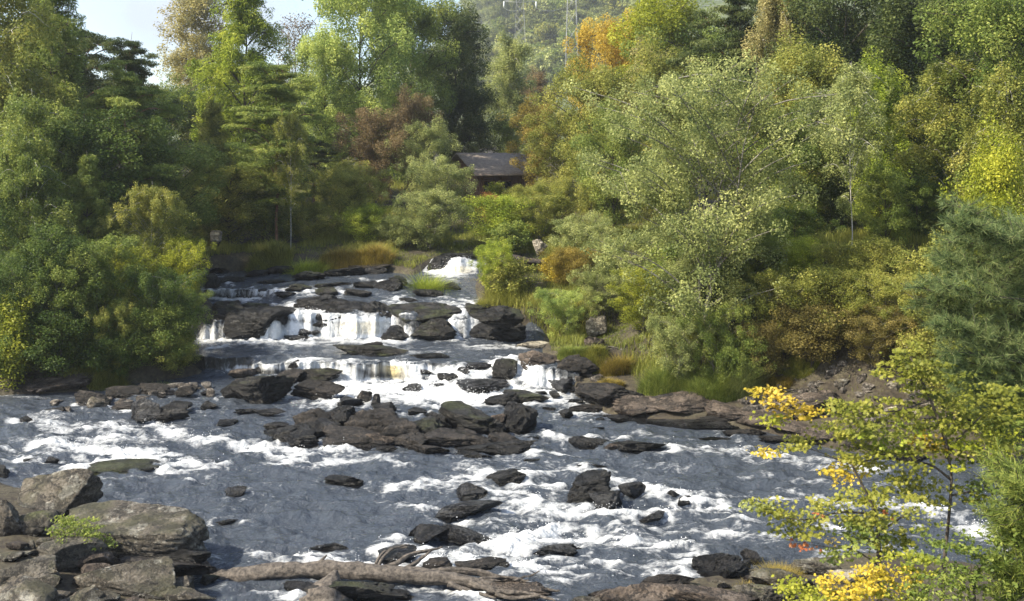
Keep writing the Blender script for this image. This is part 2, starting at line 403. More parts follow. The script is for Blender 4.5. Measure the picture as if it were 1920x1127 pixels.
rock(72, 1122, 60, 40, 'greymoss', 'small mossy block between the brown boulder and the bottom edge', 79, group=near, cuts=1, strata=.03, ridge=.45)
rock(170, 1092, 60, 34, 'tan', 'pinkish tan flat stone below the leafy plant', 83, group=near, cuts=1, strata=.03, ridge=.45)
rock(160, 1078, 80, 46, 'tan', 'reddish block wedged left of the shade under the broad boulder', 85, group=near, cuts=1, strata=.03, ridge=.45)
k = 0
for a, b_, c_, d_ in [(25, 1034, 40, 20), (56, 1032, 20, 18), (45, 1050, 60, 18), (12, 1058, 50, 22), (78, 1055, 40, 20), (90, 1100, 40, 26), (108, 1132, 50, 26), (265, 1112, 46, 24), (372, 1072, 50, 22), (388, 1098, 40, 20), (50, 1080, 46, 20), (195, 1136, 46, 26), (250, 1146, 60, 26), (78, 1030, 34, 20), (8, 1130, 40, 24), (130, 1012, 34, 18)]:
    k += 1; rock(a, b_, c_, d_, ['grey', 'tan', 'greymoss', 'grey'][k % 4], 'small loose stone packed between the boulders of the left foreground', 100 + k, group='small stones between the left boulders')

ls = 'rocks along the far left shore'
rock(80, 744, 150, 44, 'tan', 'long pale flat slab on the shaded left shore below the trees', 201, tilt=3, group=ls, dep=1.6)
rock(5, 738, 70, 26, 'tan', 'pale slab cut by the left edge on the shaded far shore', 203, group=ls)
rock(170, 764, 70, 34, 'brown', 'rounded brown rock right of the long pale shore slab', 205, group=ls)
rock(176, 770, 34, 28, 'grey', 'small tilted grey wedge rock standing in water off the left shore', 207, tilt=35, group=ls, cuts=14)
rock(262, 792, 64, 46, 'slate', 'tilted grey slab, tallest of the pair in the left shallows', 209, tilt=32, group=ls, cuts=15, sink=.25)
rock(318, 792, 66, 30, 'wet', 'dark humped rock right of the tilted grey slab', 211, group=ls)
rock(325, 774, 56, 22, 'wet', 'flat dark rock behind the dark humped rock near the left shore', 213, group=ls)
rock(390, 770, 40, 17, 'wet', 'small dark rock alone in the left channel below the bushes', 215, group=ls)
rock(222, 748, 66, 24, 'brown', 'low brown rock beneath the grass clump on the left shore', 217, group=ls)
rock(285, 742, 74, 26, 'brown', 'broad brown shore rock right of the grass clump', 219, group=ls)
rock(228, 772, 54, 18, 'brown', 'low rock between the wedge rock and the tilted slab', 221, group=ls)
rock(345, 745, 44, 22, 'brown', 'brown rock at the left shore beside the channel', 223, group=ls)
rock(210, 896, 152, 24, 'wetmoss', 'long low slab awash in the river above the left boulders', 225, dep=1.0, sink=.3, cuts=6)
rock(95, 870, 26, 14, 'wet', 'tiny dark rock at the foot of the big left rapid', 227)
rock(52, 868, 22, 9, 'wet', 'tiny dark rock left of another at the foot of the left rapid', 229)
rock(2, 895, 26, 24, 'wet', 'black rock cut by the left edge above the lichen boulder', 231)
rock(45, 792, 26, 12, 'wet', 'small black rock in the shaded water at the far left', 233)

lc = 'rocks beside the left channel'
rock(443, 700, 140, 44, 'wetmoss', 'wide dark slab at the left below the upper pool', 301, tilt=-3, group=lc, dep=2.0, cuts=8)
rock(482, 762, 108, 60, 'wetmoss', 'big round brown boulder with mossy top left of the lower falls', 303, group=lc, cuts=6, rough=.07)
rock(436, 752, 56, 34, 'wet', 'dark rock against the left side of the big mossy boulder', 305, group=lc)
rock(590, 754, 108, 44, 'brown', 'broken brown rock right of the big mossy boulder', 307, group=lc, cuts=14)
rock(600, 722, 96, 36, 'wetmoss', 'dark domed rock at the left edge of the lower falls', 309, group=lc)
rock(535, 722, 62, 28, 'brown', 'brown rock behind the big mossy boulder', 311, group=lc)
rock(500, 706, 70, 28, 'wet', 'dark pointed rock between the wide slab and the falls', 313, group=lc, cuts=14)
rock(450, 712, 50, 20, 'tan', 'tan stones just below the wide dark slab', 315, group=lc)
rock(555, 688, 34, 14, 'wet', 'small dark rock in the white water above the domed rock', 317, group=lc)
rock(502, 783, 66, 16, 'wet', 'flat black rock in front of the big mossy boulder', 319, group=lc)
rock(460, 776, 64, 10, 'wet', 'thin dark ledge left of the flat black rock', 321, group=lc)
rock(424, 801, 40, 15, 'wet', 'small black triangular rock alone left of the middle rock bar', 323, group=lc)

ff = 'rocks at the foot of the lower falls'
rock(655, 765, 56, 20, 'slate', 'flat grey rock at the foot of the lower falls, leftmost there', 331, group=ff)
rock(681, 755, 32, 22, 'brown', 'small round brown rock behind the flat grey rock', 333, group=ff)
rock(716, 778, 54, 24, 'wet', 'square dark rock with a flat top below the falls', 335, group=ff, cuts=14)
rock(704, 764, 18, 24, 'wet', 'small upright pointed stone on the square dark rock', 337, group=ff)
rock(770, 740, 38, 22, 'slate', 'grey wedge rock in the white foam under the golden fall', 339, group=ff, tilt=15)
rock(782, 780, 38, 16, 'wet', 'low round rock left of two smaller stones below the falls', 341, group=ff)
rock(808, 784, 34, 10, 'wet', 'low dark stone behind the middle rock bar', 343, group=ff)

mb = 'rocks of the middle bar'
rock(540, 836, 112, 36, 'wet', 'leftmost rock of the middle bar, dark with a ragged top', 351, group=mb, cuts=14)
rock(582, 818, 86, 44, 'brown', 'brown block rising behind the left end of the middle bar', 353, group=mb, cuts=14)
rock(610, 800, 60, 26, 'brown', 'small high rock behind the brown block in the middle bar', 357, group=mb)
rock(655, 846, 150, 34, 'brown', 'long layered brown slab at the front of the middle bar', 355, group=mb, tilt=-5, strata=.14)
rock(600, 826, 70, 34, 'wet', 'dark block between the ragged rock and the layered slab', 359, group=mb)
rock(695, 826, 110, 50, 'brown', 'knobbly brown rock at the centre left of the middle bar', 361, group=mb, cuts=14)
rock(742, 836, 90, 44, 'brown', 'broken brown rock just right of the knobbly one', 363, group=mb, cuts=15)
rock(790, 830, 110, 42, 'wetmoss', 'long dark ridge left of the whale-backed boulder', 365, group=mb)
rock(882, 822, 136, 56, 'wetmoss', 'large whale-backed dark boulder in the middle bar', 367, group=mb, cuts=3, tilt=-8, rough=.05, dep=1.1)
rock(972, 812, 76, 48, 'wet', 'angular black boulder at the right end of the middle bar', 369, group=mb, cuts=14)
rock(925, 812, 50, 30, 'tan', 'tan rock in the gap beside the angular black boulder', 371, group=mb)
rock(845, 846, 150, 36, 'brown', 'low brown rock in front of the whale-backed boulder', 373, group=mb, cuts=14)
rock(930, 858, 160, 26, 'wet', 'long flat dark ledge at the lower right of the middle bar', 375, group=mb)
rock(952, 836, 76, 22, 'brown', 'low rock under the angular black boulder', 377, group=mb)
rock(885, 862, 80, 16, 'wet', 'dark wet ledge at the front edge of the middle bar', 379, group=mb)
rock(700, 850, 90, 12, 'wet', 'thin black ledge under the long layered slab', 381, group=mb)
rock(800, 852, 90, 18, 'brown', 'flat brown stone at the front centre of the middle bar', 383, group=mb)

for i, (a, b_, c_, d_, st, lb, tl) in enumerate([(520, 820, 60, 24, 'wet', 'small dark rock at the back left of the middle bar', 0), (630, 812, 70, 40, 'wet', 'dark pointed rock behind the layered slab of the middle bar', 14), (668, 806, 60, 30, 'brown', 'brown peak at the back of the middle bar', -12),
    (560, 842, 70, 24, 'wet', 'dark foot of the ragged rock at the left of the middle bar', 0), (720, 806, 70, 30, 'wetmoss', 'dark rock behind the knobbly rock of the middle bar', 10), (770, 846, 80, 30, 'brown', 'rough brown rock at the front of the long dark ridge', 10), (820, 812, 60, 34, 'wet', 'dark rock at the left flank of the whale-backed boulder', 0),
    (905, 846, 80, 28, 'brown', 'tilted brown rock in front of the black boulder', -14), (860, 842, 70, 30, 'wetmoss', 'ridged rock under the whale-backed boulder', 12), (640, 832, 60, 24, 'tan', 'tan broken stone on the layered slab of the middle bar', 8), (712, 840, 60, 26, 'tan', 'tan broken stone below the knobbly rock', -8), (960, 852, 80, 20, 'wet', 'dark rock at the right foot of the middle bar', 0)]):
    rock(a, b_, c_, d_, st, lb, 3850 + i * 7, tilt=tl, group=mb, cuts=14)
lf = 'rocks in the lower falls'
rock(690, 668, 152, 22, 'wetmoss', 'long low rock in the pool between the two falls', 401, group=lf, dep=.8, tilt=-2)
rock(690, 662, 56, 20, 'brown', 'brown hump on the long low rock in the pool', 402, group=lf)
rock(800, 672, 90, 9, 'wet', 'thin dark ledge in the pool right of the long low rock', 403, group=lf)
rock(905, 742, 100, 34, 'slate', 'square grey step rock with water running over it in the lower falls', 405, group=lf, cuts=14, strata=.12, dep=1.2)
rock(890, 692, 90, 12, 'slate', 'flat grey ledge on top of the square step rock', 407, group=lf, cuts=13)
rock(945, 712, 52, 38, 'wetmoss', 'dark mossy block at the right of the step rock', 409, group=lf)
rock(985, 758, 96, 24, 'wetmoss', 'flat mossy ledge below the right chute', 411, group=lf)
rock(940, 764, 70, 26, 'wet', 'dark ledge with two small white spouts right of the step rock', 413, group=lf)
rock(694, 716, 16, 34, 'wet', 'narrow dark rock rib splitting the lower falls', 415, group=lf)
rock(1012, 694, 90, 40, 'tan', 'brown bedrock slab on the right above the lower falls', 417, group='right bank bedrock', tilt=-6, dep=1.8)
rock(1060, 742, 80, 46, 'slate', 'smooth dark grey slab sloping into the right chute', 419, group='right bank bedrock', tilt=-16, dep=1.6, cuts=8)
rock(1085, 712, 90, 50, 'brown', 'rough brown rock under the bushes right of the lower falls', 421, group='right bank bedrock', dep=1.5)

uf = 'rocks in the upper falls'
rock(478, 642, 142, 66, 'wet', 'large black dome rock between the left chute and the upper falls', 432, group=uf, cuts=0, dep=1.6, rz=0)
rock(400, 640, 70, 62, 'wetmoss', 'black bank rock left of the left chute', 433, group=uf, z=1.0)
rock(420, 600, 60, 34, 'wetmoss', 'dark rock at the top of the left chute', 435, group=uf)
rock(645, 600, 160, 42, 'wet', 'long black rock above the upper falls', 437, group=uf, cuts=13)
rock(590, 580, 90, 28, 'wet', 'black ledge left of the long black rock over the upper falls', 439, group=uf)
rock(702, 602, 62, 36, 'wet', 'black rounded block at the right end over the upper falls', 441, group=uf)
rock(790, 606, 150, 36, 'wetmoss', 'top slab of the stacked rocks right of the upper falls', 443, group=uf, dep=1.2, z=1.55)
rock(752, 616, 88, 30, 'brown', 'rounded middle slab of the stacked rocks right of the upper falls', 445, group=uf, z=1.3, cuts=6)
rock(742, 642, 62, 30, 'wet', 'lowest dark block of the stacked rocks right of the upper falls', 447, group=uf)
rock(812, 641, 92, 46, 'wetmoss', 'mossy dark boulder between two thin trickles', 449, group=uf)
rock(935, 642, 136, 48, 'wet', 'dark rock wall under the bush right of the thin trickle', 451, group=uf, dep=1.4, strata=.14)
rock(930, 612, 110, 40, 'wetmoss', 'dark upper ledge beneath the riverside sapling', 453, group=uf, z=1.7)
rock(900, 592, 60, 22, 'wetmoss', 'small ledge beside the right trickle', 455, group=uf)
rock(560, 640, 66, 12, 'wet', 'low dark rock half drowned at the foot of the upper falls', 457, group=uf)
for i, (a, b_, c_, d_, lb) in enumerate([(604, 612, 44, 14, 'small dark ledge breaking the left part of the upper falls'), (655, 628, 34, 13, 'small dark stone low in the middle of the upper falls'), (575, 630, 50, 14, 'dark wet ledge at the lower left of the upper falls'), (795, 706, 34, 14, 'small dark ledge in the white water right of the golden fall'),
    (840, 716, 44, 18, 'dark stepped stone in the right half of the lower falls'), (655, 702, 30, 14, 'small dark stone in the left half of the lower falls'), (815, 728, 36, 10, 'low dark stone at the foot of the lower falls, right half'), (870, 706, 34, 18, 'dark knob between the golden fall and the square step rock')]):
    rock(a, b_, c_, d_, 'wet', lb, 5000 + i, group=lf if b_ > 650 else uf, cuts=12)
ut = 'dark ledges across the upper river'
UT = [(432, 532, 46, 14), (478, 520, 44, 14), (520, 516, 60, 18), (575, 528, 70, 20), (640, 520, 80, 20), (700, 516, 50, 16), (560, 548, 60, 16), (440, 560, 52, 20), (486, 560, 40, 18),
      (610, 556, 50, 18), (668, 560, 60, 20), (725, 548, 60, 24), (620, 540, 70, 12), (535, 560, 50, 14), (745, 536, 46, 18), (395, 545, 30, 30), (505, 534, 60, 10), (690, 540, 60, 14), (465, 582, 70, 14), (800, 560, 60, 18), (770, 572, 60, 14), (845, 545, 40, 14), (400, 515, 50, 14)]
UTL = ['leftmost low black ledge by the small stepped fall', 'black ledge on the skyline of the upper river, left of centre', 'low black rock below the reddish grass bank', 'broad dark ledge under the bright grass clump', 'dark ledge right of the bright grass clump',
       'dark stone below the brown rock bank', 'low dark rock between two small upper spouts', 'square black rock in the small stepped fall', 'black block at the right side of the small stepped fall', 'dark rock left of the short white spout', 'dark rock under the short white spout',
       'mossy dark block above the stacked rocks', 'thin dark ledge across the middle of the upper river', 'flat dark ledge over the black dome rock', 'small mossy rock left of the yellow grass clump', 'dark bank rock at the far left end of the upper river', 'thin black ledge above the small stepped fall',
       'thin dark ledge right of centre in the upper river', 'thin ledge just above the black dome rock', 'dark flat rock under the yellow grass clump', 'flat dark rock on top of the stacked slabs', 'dark stone in the right-hand trickle channel', 'dark stone under the left bushes on the upper river']
for i, (q, lb) in enumerate(zip(UT, UTL)): rock(*q, 'wetmoss' if i % 3 == 0 else 'wet', lb, 460 + i, group=ut, cuts=12)
rb = 'brown rocks behind the upper river'
rock(750, 500, 84, 26, 'tan', 'grey-brown layered rock shelf left of the far white fall', 501, group=rb, z=2.75, strata=.14)
rock(690, 512, 90, 18, 'brown', 'low brown rock below the grey-brown shelf', 503, group=rb, z=2.6)
rock(822, 512, 44, 30, 'wet', 'dark rock at the left side of the far white fall', 505, group=rb, z=2.6)
rock(862, 484, 90, 10, 'slate', 'flat grey ledge over the far white fall', 507, group=rb, z=3.15)
rock(985, 510, 120, 34, 'tan', 'pinkish brown bedrock slope right of the far white fall', 509, group=rb, z=2.8, dep=2.0)
rock(985, 536, 40, 10, 'cream', 'thin white rock ledge below the pinkish bedrock slope', 511, group=rb, z=2.6)
rock(1013, 476, 30, 26, 'cream', 'cream-yellow boulder among the bushes right of the far fall', 513, group=rb, z=3.4)
rock(403, 456, 22, 22, 'cream', 'white stone seen through the trees above the upper river', 515, group=rb, z=3.6)
rock(1120, 634, 40, 40, 'cream', 'upper cream rock between the green bush and the yellow-green bush', 521, group='pale rocks in the bushes')
rock(1118, 656, 46, 26, 'tan', 'lower tan rock between the green bush and the yellow-green bush', 523, group='pale rocks in the bushes')
rock(1000, 654, 80, 14, 'cream', 'pale flat rock at the waterline right of the pool', 525, group='right bank bedrock')

rs = 'right bank bedrock'
RS = [(1150, 768, 130, 50, 'brown', 'brown ragged rock at the left end of the right shore shelf', 0), (1225, 782, 150, 40, 'tan', 'tan sloping slab at the left middle of the right shore shelf', 4), (1180, 795, 170, 14, 'wet', 'black wet edge under the left half of the right shore shelf', 0),
      (1300, 782, 170, 44, 'tan', 'broad tan slab below the long grass on the right shore', -3), (1300, 806, 180, 18, 'wet', 'dark wet ledge under the broad tan slab', 0), (1385, 790, 120, 36, 'tan', 'tan layered slab right of the long grass', -4),
      (1350, 800, 110, 18, 'brown', 'thin brown slab stacked below the tan layered slab', -3), (1440, 808, 110, 36, 'tan', 'cracked tan block over the water, right of the layered slab', 6), (1400, 820, 90, 16, 'brown', 'small brown step at the waterline of the right shelf', 0),
      (1495, 822, 100, 32, 'tan', 'tan slab behind the orange spray of leaves', -6), (1470, 832, 90, 16, 'brown', 'low brown slab at the waterline under the orange leaves', 0), (1340, 828, 80, 8, 'wet', 'thin dark ledge awash off the right shelf', 0),
      (1535, 790, 130, 62, 'tan', 'rounded pinkish boulder with whitish top behind the maple', 8), (1560, 835, 110, 30, 'tan', 'low tan slab right of the orange leaves', 0), (1620, 850, 120, 30, 'brown', 'brown slab seen through the maple branches', 0), (1110, 748, 60, 30, 'brown', 'dark brown block above the left end of the shelf', 0),
      (1100, 776, 70, 20, 'brown', 'low brown rock where the shelf meets the chute', 0), (1240, 760, 140, 24, 'brown', 'brown rim rock just under the yellow-green bush', 0), (1700, 868, 110, 30, 'brown', 'dark slab at the far right waterline behind the maple', 0)]
for i, (a, b_, c_, d_, st, lb, tl) in enumerate(RS): rock(a, b_, c_, d_, st, lb, 540 + i * 3, tilt=tl, group=rs, strata=.14, cuts=13, dep=None if d_ < 30 else 1.4)
sr = 'small rocks in the right shallows'
for i, (a, b_, c_, d_) in enumerate([(1012, 742, 30, 10), (1040, 746, 22, 12), (1078, 738, 24, 12), (1062, 786, 28, 18), (1090, 772, 24, 12), (1030, 770, 26, 8), (1140, 760, 30, 12), (1126, 792, 18, 9), (1080, 758, 30, 10), (1000, 826, 22, 8), (1120, 806, 30, 6), (975, 748, 24, 8)]):
    rock(a, b_, c_, d_, 'wet', 'small dark stone in the shallows at the right of the falls', 610 + i, group=sr)
rock(1108, 842, 84, 28, 'wet', 'black rock right of the middle bar, left one of two', 631)
rock(1200, 854, 108, 34, 'wet', 'black rock right of the middle bar, right one of two', 633)
rock(1150, 848, 40, 18, 'tan', 'small pinkish rock between the two black rocks', 635)

rr = 'rocks standing in the lower rapids'
rock(640, 914, 78, 24, 'wet', 'dark peaked rock in open water left of the rapids', 651, group=rr, cuts=12)
rock(437, 936, 42, 24, 'slate', 'small round grey rock in the calm water at the left', 653, group=rr, cuts=5)
rock(424, 986, 46, 14, 'wet', 'small black wedge rock near the broad left boulder', 655, group=rr, tilt=12)
rock(945, 914, 84, 34, 'wet', 'black tilted rock at the head of the lower rapids', 657, group=rr, tilt=12, cuts=12)
rock(885, 942, 74, 38, 'slate', 'grey cone rock with a pale flat face', 659, group=rr, cuts=10)
rock(868, 978, 146, 46, 'slate', 'wide slanting grey slab below the grey cone rock', 661, group=rr, tilt=9, cuts=12, strata=.14)
rock(1098, 950, 104, 66, 'wet', 'jagged black slab leaning up to the right', 663, group=rr, tilt=33, cuts=14, strata=.16, sink=.22)
rock(1140, 962, 66, 42, 'slate', 'grey rock leaning on the right of the jagged slab', 665, group=rr, tilt=14)
rock(1186, 940, 54, 36, 'slate', 'square light grey rock right of the jagged slab', 667, group=rr, cuts=14)
rock(1262, 940, 28, 22, 'wet', 'small black rock in foam, left of a pair', 669, group=rr)
rock(1286, 948, 34, 16, 'wet', 'small black rock in foam, right of a pair', 671, group=rr)
rock(795, 1024, 84, 44, 'wet', 'dark slab slanting up to the right above the driftwood', 673, group=rr, tilt=26, cuts=14)
rock(862, 1026, 116, 40, 'slate', 'smooth grey slab with a dark base above the driftwood', 675, group=rr, tilt=-5)
rock(745, 1066, 76, 44, 'slate', 'rounded rock behind the log ringed by white water', 677, group=rr, tilt=16, cuts=6)
rock(1048, 1048, 98, 32, 'slate', 'low grey rock in the middle of the white rapids', 679, group=rr)
rock(615, 1036, 76, 20, 'slate', 'low drowned grey rock behind the log', 681, group=rr)
rock(1225, 978, 50, 18, 'slate', 'small drowned rock below the square light grey rock', 683, group=rr)
rock(1345, 1084, 96, 52, 'wet', 'jagged black rock by the near right shore, tallest there', 685, group=rr, tilt=30, cuts=15, strata=.16, sink=.22)
rock(1385, 1090, 66, 36, 'wet', 'black ribbed slab touching the jagged rock by the near right shore', 687, group=rr, tilt=28, cuts=15, strata=.16)
rock(1410, 1062, 36, 30, 'wet', 'black square rock behind the ribbed slab', 689, group=rr)
rock(1312, 1056, 36, 12, 'wet', 'tiny black rock left of the jagged shore rock', 691, group=rr)
rock(1000, 868, 40, 8, 'wet', 'thin dark rock awash below the middle bar', 693, group=rr)
rock(1110, 878, 60, 8, 'wet', 'thin dark rock awash below the left black rock', 695, group=rr)

nr = 'rocks of the near right shore'
rock(672, 1138, 214, 62, 'wetmoss', 'large dark block beneath the fallen log', 701, group='rocks under the driftwood', cuts=9, z=0.0)
rock(560, 1118, 74, 26, 'wet', 'dark rock under the left middle of the fallen log', 703, group='rocks under the driftwood')
rock(905, 1080, 110, 32, 'brown', 'brown rock behind the right end of the driftwood', 705, group='rocks under the driftwood')
rock(820, 1078, 70, 34, 'brown', 'round brown rock behind the driftwood branches', 707, group='rocks under the driftwood')
rock(960, 1128, 160, 40, 'tan', 'tan bedrock under the roots of the driftwood', 709, group='rocks under the driftwood')
rock(1255, 1112, 110, 36, 'brown', 'peaked brown rock on the near right shore', 711, group=nr, cuts=13)
rock(1190, 1142, 180, 50, 'tan', 'long tan slab on the bottom edge right of the driftwood', 713, group=nr)
rock(1110, 1140, 84, 26, 'greymoss', 'moss-topped rock on the bottom edge right of the driftwood', 715, group=nr)
rock(1340, 1146, 180, 44, 'tan', 'tan slab on the bottom edge below the jagged black rock', 717, group=nr)
rock(1470, 1112, 120, 44, 'grey', 'pale grey rock left of the yellow bush', 719, group=nr)
rock(1440, 1134, 120, 40, 'greymoss', 'mossy slab under the yellow bush', 721, group=nr)
rock(1535, 1080, 110, 34, 'grey', 'smooth grey rock below the red maple leaves', 723, group=nr)
rock(1600, 1100, 90, 30, 'cream', 'whitish rock seen through the lower maple leaves', 725, group=nr)
for i in range(26):
    a = rng.uniform(1290, 1560); b_ = 1070 + rng.uniform(10, 60) + max(0, 1400 - a) * .12
    rock(a, b_, rng.uniform(14, 40), rng.uniform(7, 14), ['grey', 'cream', 'tan', 'brown'][i % 4], 'small pale stone strewn on the near right shore', 740 + i, group='loose stones on the near right shore')
for i in range(60):
    q = rng.uniform(0, 1); a = 1400 + q * 420; b_ = 790 - rng.uniform(0, 120) * (.4 + .6 * q) + q * 20
    rock(a, b_, rng.uniform(14, 46), rng.uniform(8, 20), ['cream', 'cream', 'grey', 'grey'][i % 4], 'pale loose stone on the bare brown slope of the right bank' if i % 3 == 0 else None, 780 + i, group='loose stones on the right slope')
for i in range(40):
    a = rng.uniform(90, 400); b_ = np.interp(a, [0, 150, 378], [758, 762, 730]) + rng.uniform(-14, 14)
    rock(a, b_, rng.uniform(12, 34), rng.uniform(6, 14), ['brown', 'wet', 'brown', 'wetmoss'][i % 4], 'small dark stone on the shaded left shore' if i % 4 == 0 else None, 830 + i, group='small stones of the left shore')

for i in range(46):
    a = rng.uniform(1390, 1760); b_ = rng.uniform(690, 775)
    rock(a, b_, rng.uniform(10, 30), rng.uniform(6, 15), ['grey', 'cream', 'cream', 'tan'][i % 4], None, 2780 + i)
for i in range(30):
    a = rng.uniform(1040, 1180); b_ = rng.uniform(655, 735)
    if a < 1060 and b_ > 690: continue
    rock(a, b_, rng.uniform(10, 36), rng.uniform(6, 14), ['brown', 'tan', 'brown', 'wetmoss'][i % 4], None, 2880 + i)
o_ = 0; sv, sf = [], []
for a, b_ in SCREE: sv.append(a); sf.append(b_ + o_); o_ += len(a)
tag(link('scree', mesh('scree', np.concatenate(sv), np.concatenate(sf)), mat=M['scree']), 'loose small stones scattered over the banks', 'scree', kind='stuff')
# ------------------------------------------------------------------ water
FOAM_SPARKLE = [ # polyline, half height px, strength
 ([(80, 796), (200, 806), (300, 808), (395, 828)], 13, 1.0), ([(105, 834), (170, 850), (260, 852), (335, 864)], 14, 1.0), ([(95, 815), (150, 850), (125, 882)], 9, .7), ([(150, 825), (300, 828)], 9, .9),
 ([(0, 792), (60, 796)], 6, .8), ([(0, 836), (34, 842)], 6, .6), ([(155, 764), (250, 769)], 5, .9), ([(60, 830), (110, 826)], 7, .7), ([(395, 828), (430, 840)], 7, .5), ([(15, 860), (80, 858)], 5, .5),
 ([(420, 834), (480, 843), (560, 852), (650, 852)], 10, 1.0), ([(560, 864), (700, 862), (770, 878)], 7, .7), ([(300, 882), (420, 873)], 5, .9), ([(520, 872), (640, 868)], 5, .6), ([(355, 895), (420, 880)], 4, .4),
 ([(735, 924), (800, 910), (905, 896)], 11, 1.0), ([(905, 880), (1000, 886), (1080, 880), (1150, 896)], 9, .8), ([(725, 946), (790, 956), (850, 978)], 6, .9), ([(930, 926), (990, 940), (1060, 964)], 13, 1.0),
 ([(985, 905), (1060, 915)], 9, .8), ([(1000, 968), (1100, 964), (1200, 970), (1262, 952)], 9, 1.0), ([(1140, 882), (1200, 902)], 6, .8), ([(1205, 918), (1260, 934), (1340, 950)], 13, .9), ([(1300, 960), (1400, 972), (1480, 985)], 10, .7),
 ([(925, 1030), (990, 1004), (1050, 996), (1110, 1010), (1260, 1024)], 17, 1.15), ([(835, 1052), (950, 1060), (1050, 1068), (1150, 1062), (1250, 1072)], 12, 1.0), ([(1180, 992), (1300, 988), (1400, 1002), (1490, 1014)], 11, .8),
 ([(900, 990), (960, 975)], 8, .6), ([(1120, 1030), (1300, 1040)], 8, .6), ([(1240, 1060), (1330, 1066)], 7, .5),
 ([(488, 1036), (560, 1046), (640, 1056), (710, 1064), (830, 1062)], 12, 1.05), ([(470, 1112), (560, 1122)], 9, .7), ([(780, 1110), (920, 1135)], 9, .7), ([(700, 1030), (740, 1024), (790, 1040)], 7, .9), ([(640, 1100), (700, 1110)], 8, .6),
 ([(1265, 846), (1350, 850), (1450, 862), (1550, 878), (1640, 884)], 10, 1.0), ([(1180, 814), (1240, 822)], 4, .6), ([(1040, 816), (1160, 819)], 4, .8), ([(1480, 905), (1700, 916)], 6, .6), ([(1200, 870), (1330, 880)], 5, .35),
 ([(1470, 936), (1600, 946), (1800, 962), (1940, 1014)], 11, .9), ([(1800, 980), (1960, 1050)], 12, .9), ([(1000, 852), (1070, 857)], 5, .9), ([(1540, 975), (1700, 1000)], 10, .6), ([(1560, 1040), (1720, 1040)], 9, .8),
 ([(1110, 902), (1180, 925)], 6, .5), ([(1380, 900), (1440, 896)], 5, .5), ([(1360, 930), (1440, 940)], 7, .6),
 ([(618, 748), (700, 736), (800, 748), (900, 750), (945, 740)], 17, 1.2), ([(555, 684), (620, 706), (650, 738)], 15, 1.0), ([(440, 690), (560, 688)], 7, .6), ([(660, 700), (700, 725)], 14, .8), ([(760, 690), (840, 695)], 10, .75), ([(760, 722), (860, 726)], 16, 1.0),
 ([(720, 716), (760, 718)], 8, 1.0), ([(870, 728), (930, 745), (1000, 752)], 9, .8), ([(950, 688), (990, 706), (1032, 726)], 15, 1.15), ([(1035, 752), (1110, 762)], 8, .7), ([(1040, 780), (1120, 775)], 6, .5), ([(940, 746), (985, 756)], 8, .8),
 ([(860, 700), (940, 705)], 9, .5), ([(640, 685), (700, 690)], 8, .6), ([(560, 760), (640, 762)], 4, .6), ([(560, 676), (700, 680)], 4, .5),
 ([(552, 586), (640, 600), (714, 604)], 11, 1.0), ([(500, 632), (560, 622), (640, 622), (714, 632)], 16, 1.1), ([(395, 640), (560, 642), (714, 642)], 5, 1.0), ([(446, 592), (410, 615), (386, 640)], 11, .75), ([(378, 651), (440, 652)], 4, 1.0),
 ([(398, 546), (440, 548), (500, 548)], 9, .55), ([(400, 561), (500, 562)], 3, .9), ([(530, 546), (556, 550)], 7, .6), ([(578, 546), (640, 546)], 7, .55), ([(540, 575), (600, 584)], 8, .6), ([(838, 508), (860, 500), (888, 494)], 15, 1.3),
 ([(880, 560), (862, 588), (850, 610), (862, 637)], 10, .75), ([(735, 560), (746, 584)], 9, .6), ([(750, 612), (754, 640)], 5, .7), ([(700, 652), (960, 656)], 6, .45), ([(400, 522), (450, 524), (440, 536)], 5, .45), ([(700, 528), (760, 526)], 5, .8), ([(640, 520), (760, 528)], 3, .5),  # the long level pool stroke paints water sparkle in foam colour
 ([(640, 700), (700, 745)], 12, .9), ([(650, 728), (780, 734), (930, 742)], 17, 1.45), ([(760, 690), (870, 712)], 14, 1.1), ([(560, 620), (714, 622)], 16, 1.3), ([(1210, 786), (1270, 790)], 5, .8), ([(1300, 800), (1400, 806)], 4, .45),
]
pxs = np.concatenate([np.arange(-880, -40, 16.), np.arange(-40, 1960, 2.7), np.arange(1960, 2880, 20.)])
pys = np.concatenate([np.arange(479, 780, 1.6), np.arange(780, 1150, 1.9), np.arange(1150, 1480, 12)])
PX, PY = np.meshgrid(pxs, pys)
def n1d(x, s_): return fbm(np.stack([x.ravel(), 0 * x.ravel(), 0 * x.ravel()], 1), 3, s_).reshape(x.shape) - .5
JIT = (n1d(PX * .03, 61) * 9 + n1d(PX * .12, 62) * 3) * sst(560, 580, PY) * (1 - sst(745, 765, PY))
WZ = zprof(PX, PY + JIT)
WYY = (H - WZ) * F / (PY - HY); WX = (PX - 960) / F * WYY
sw = sdf(WX, WYY)
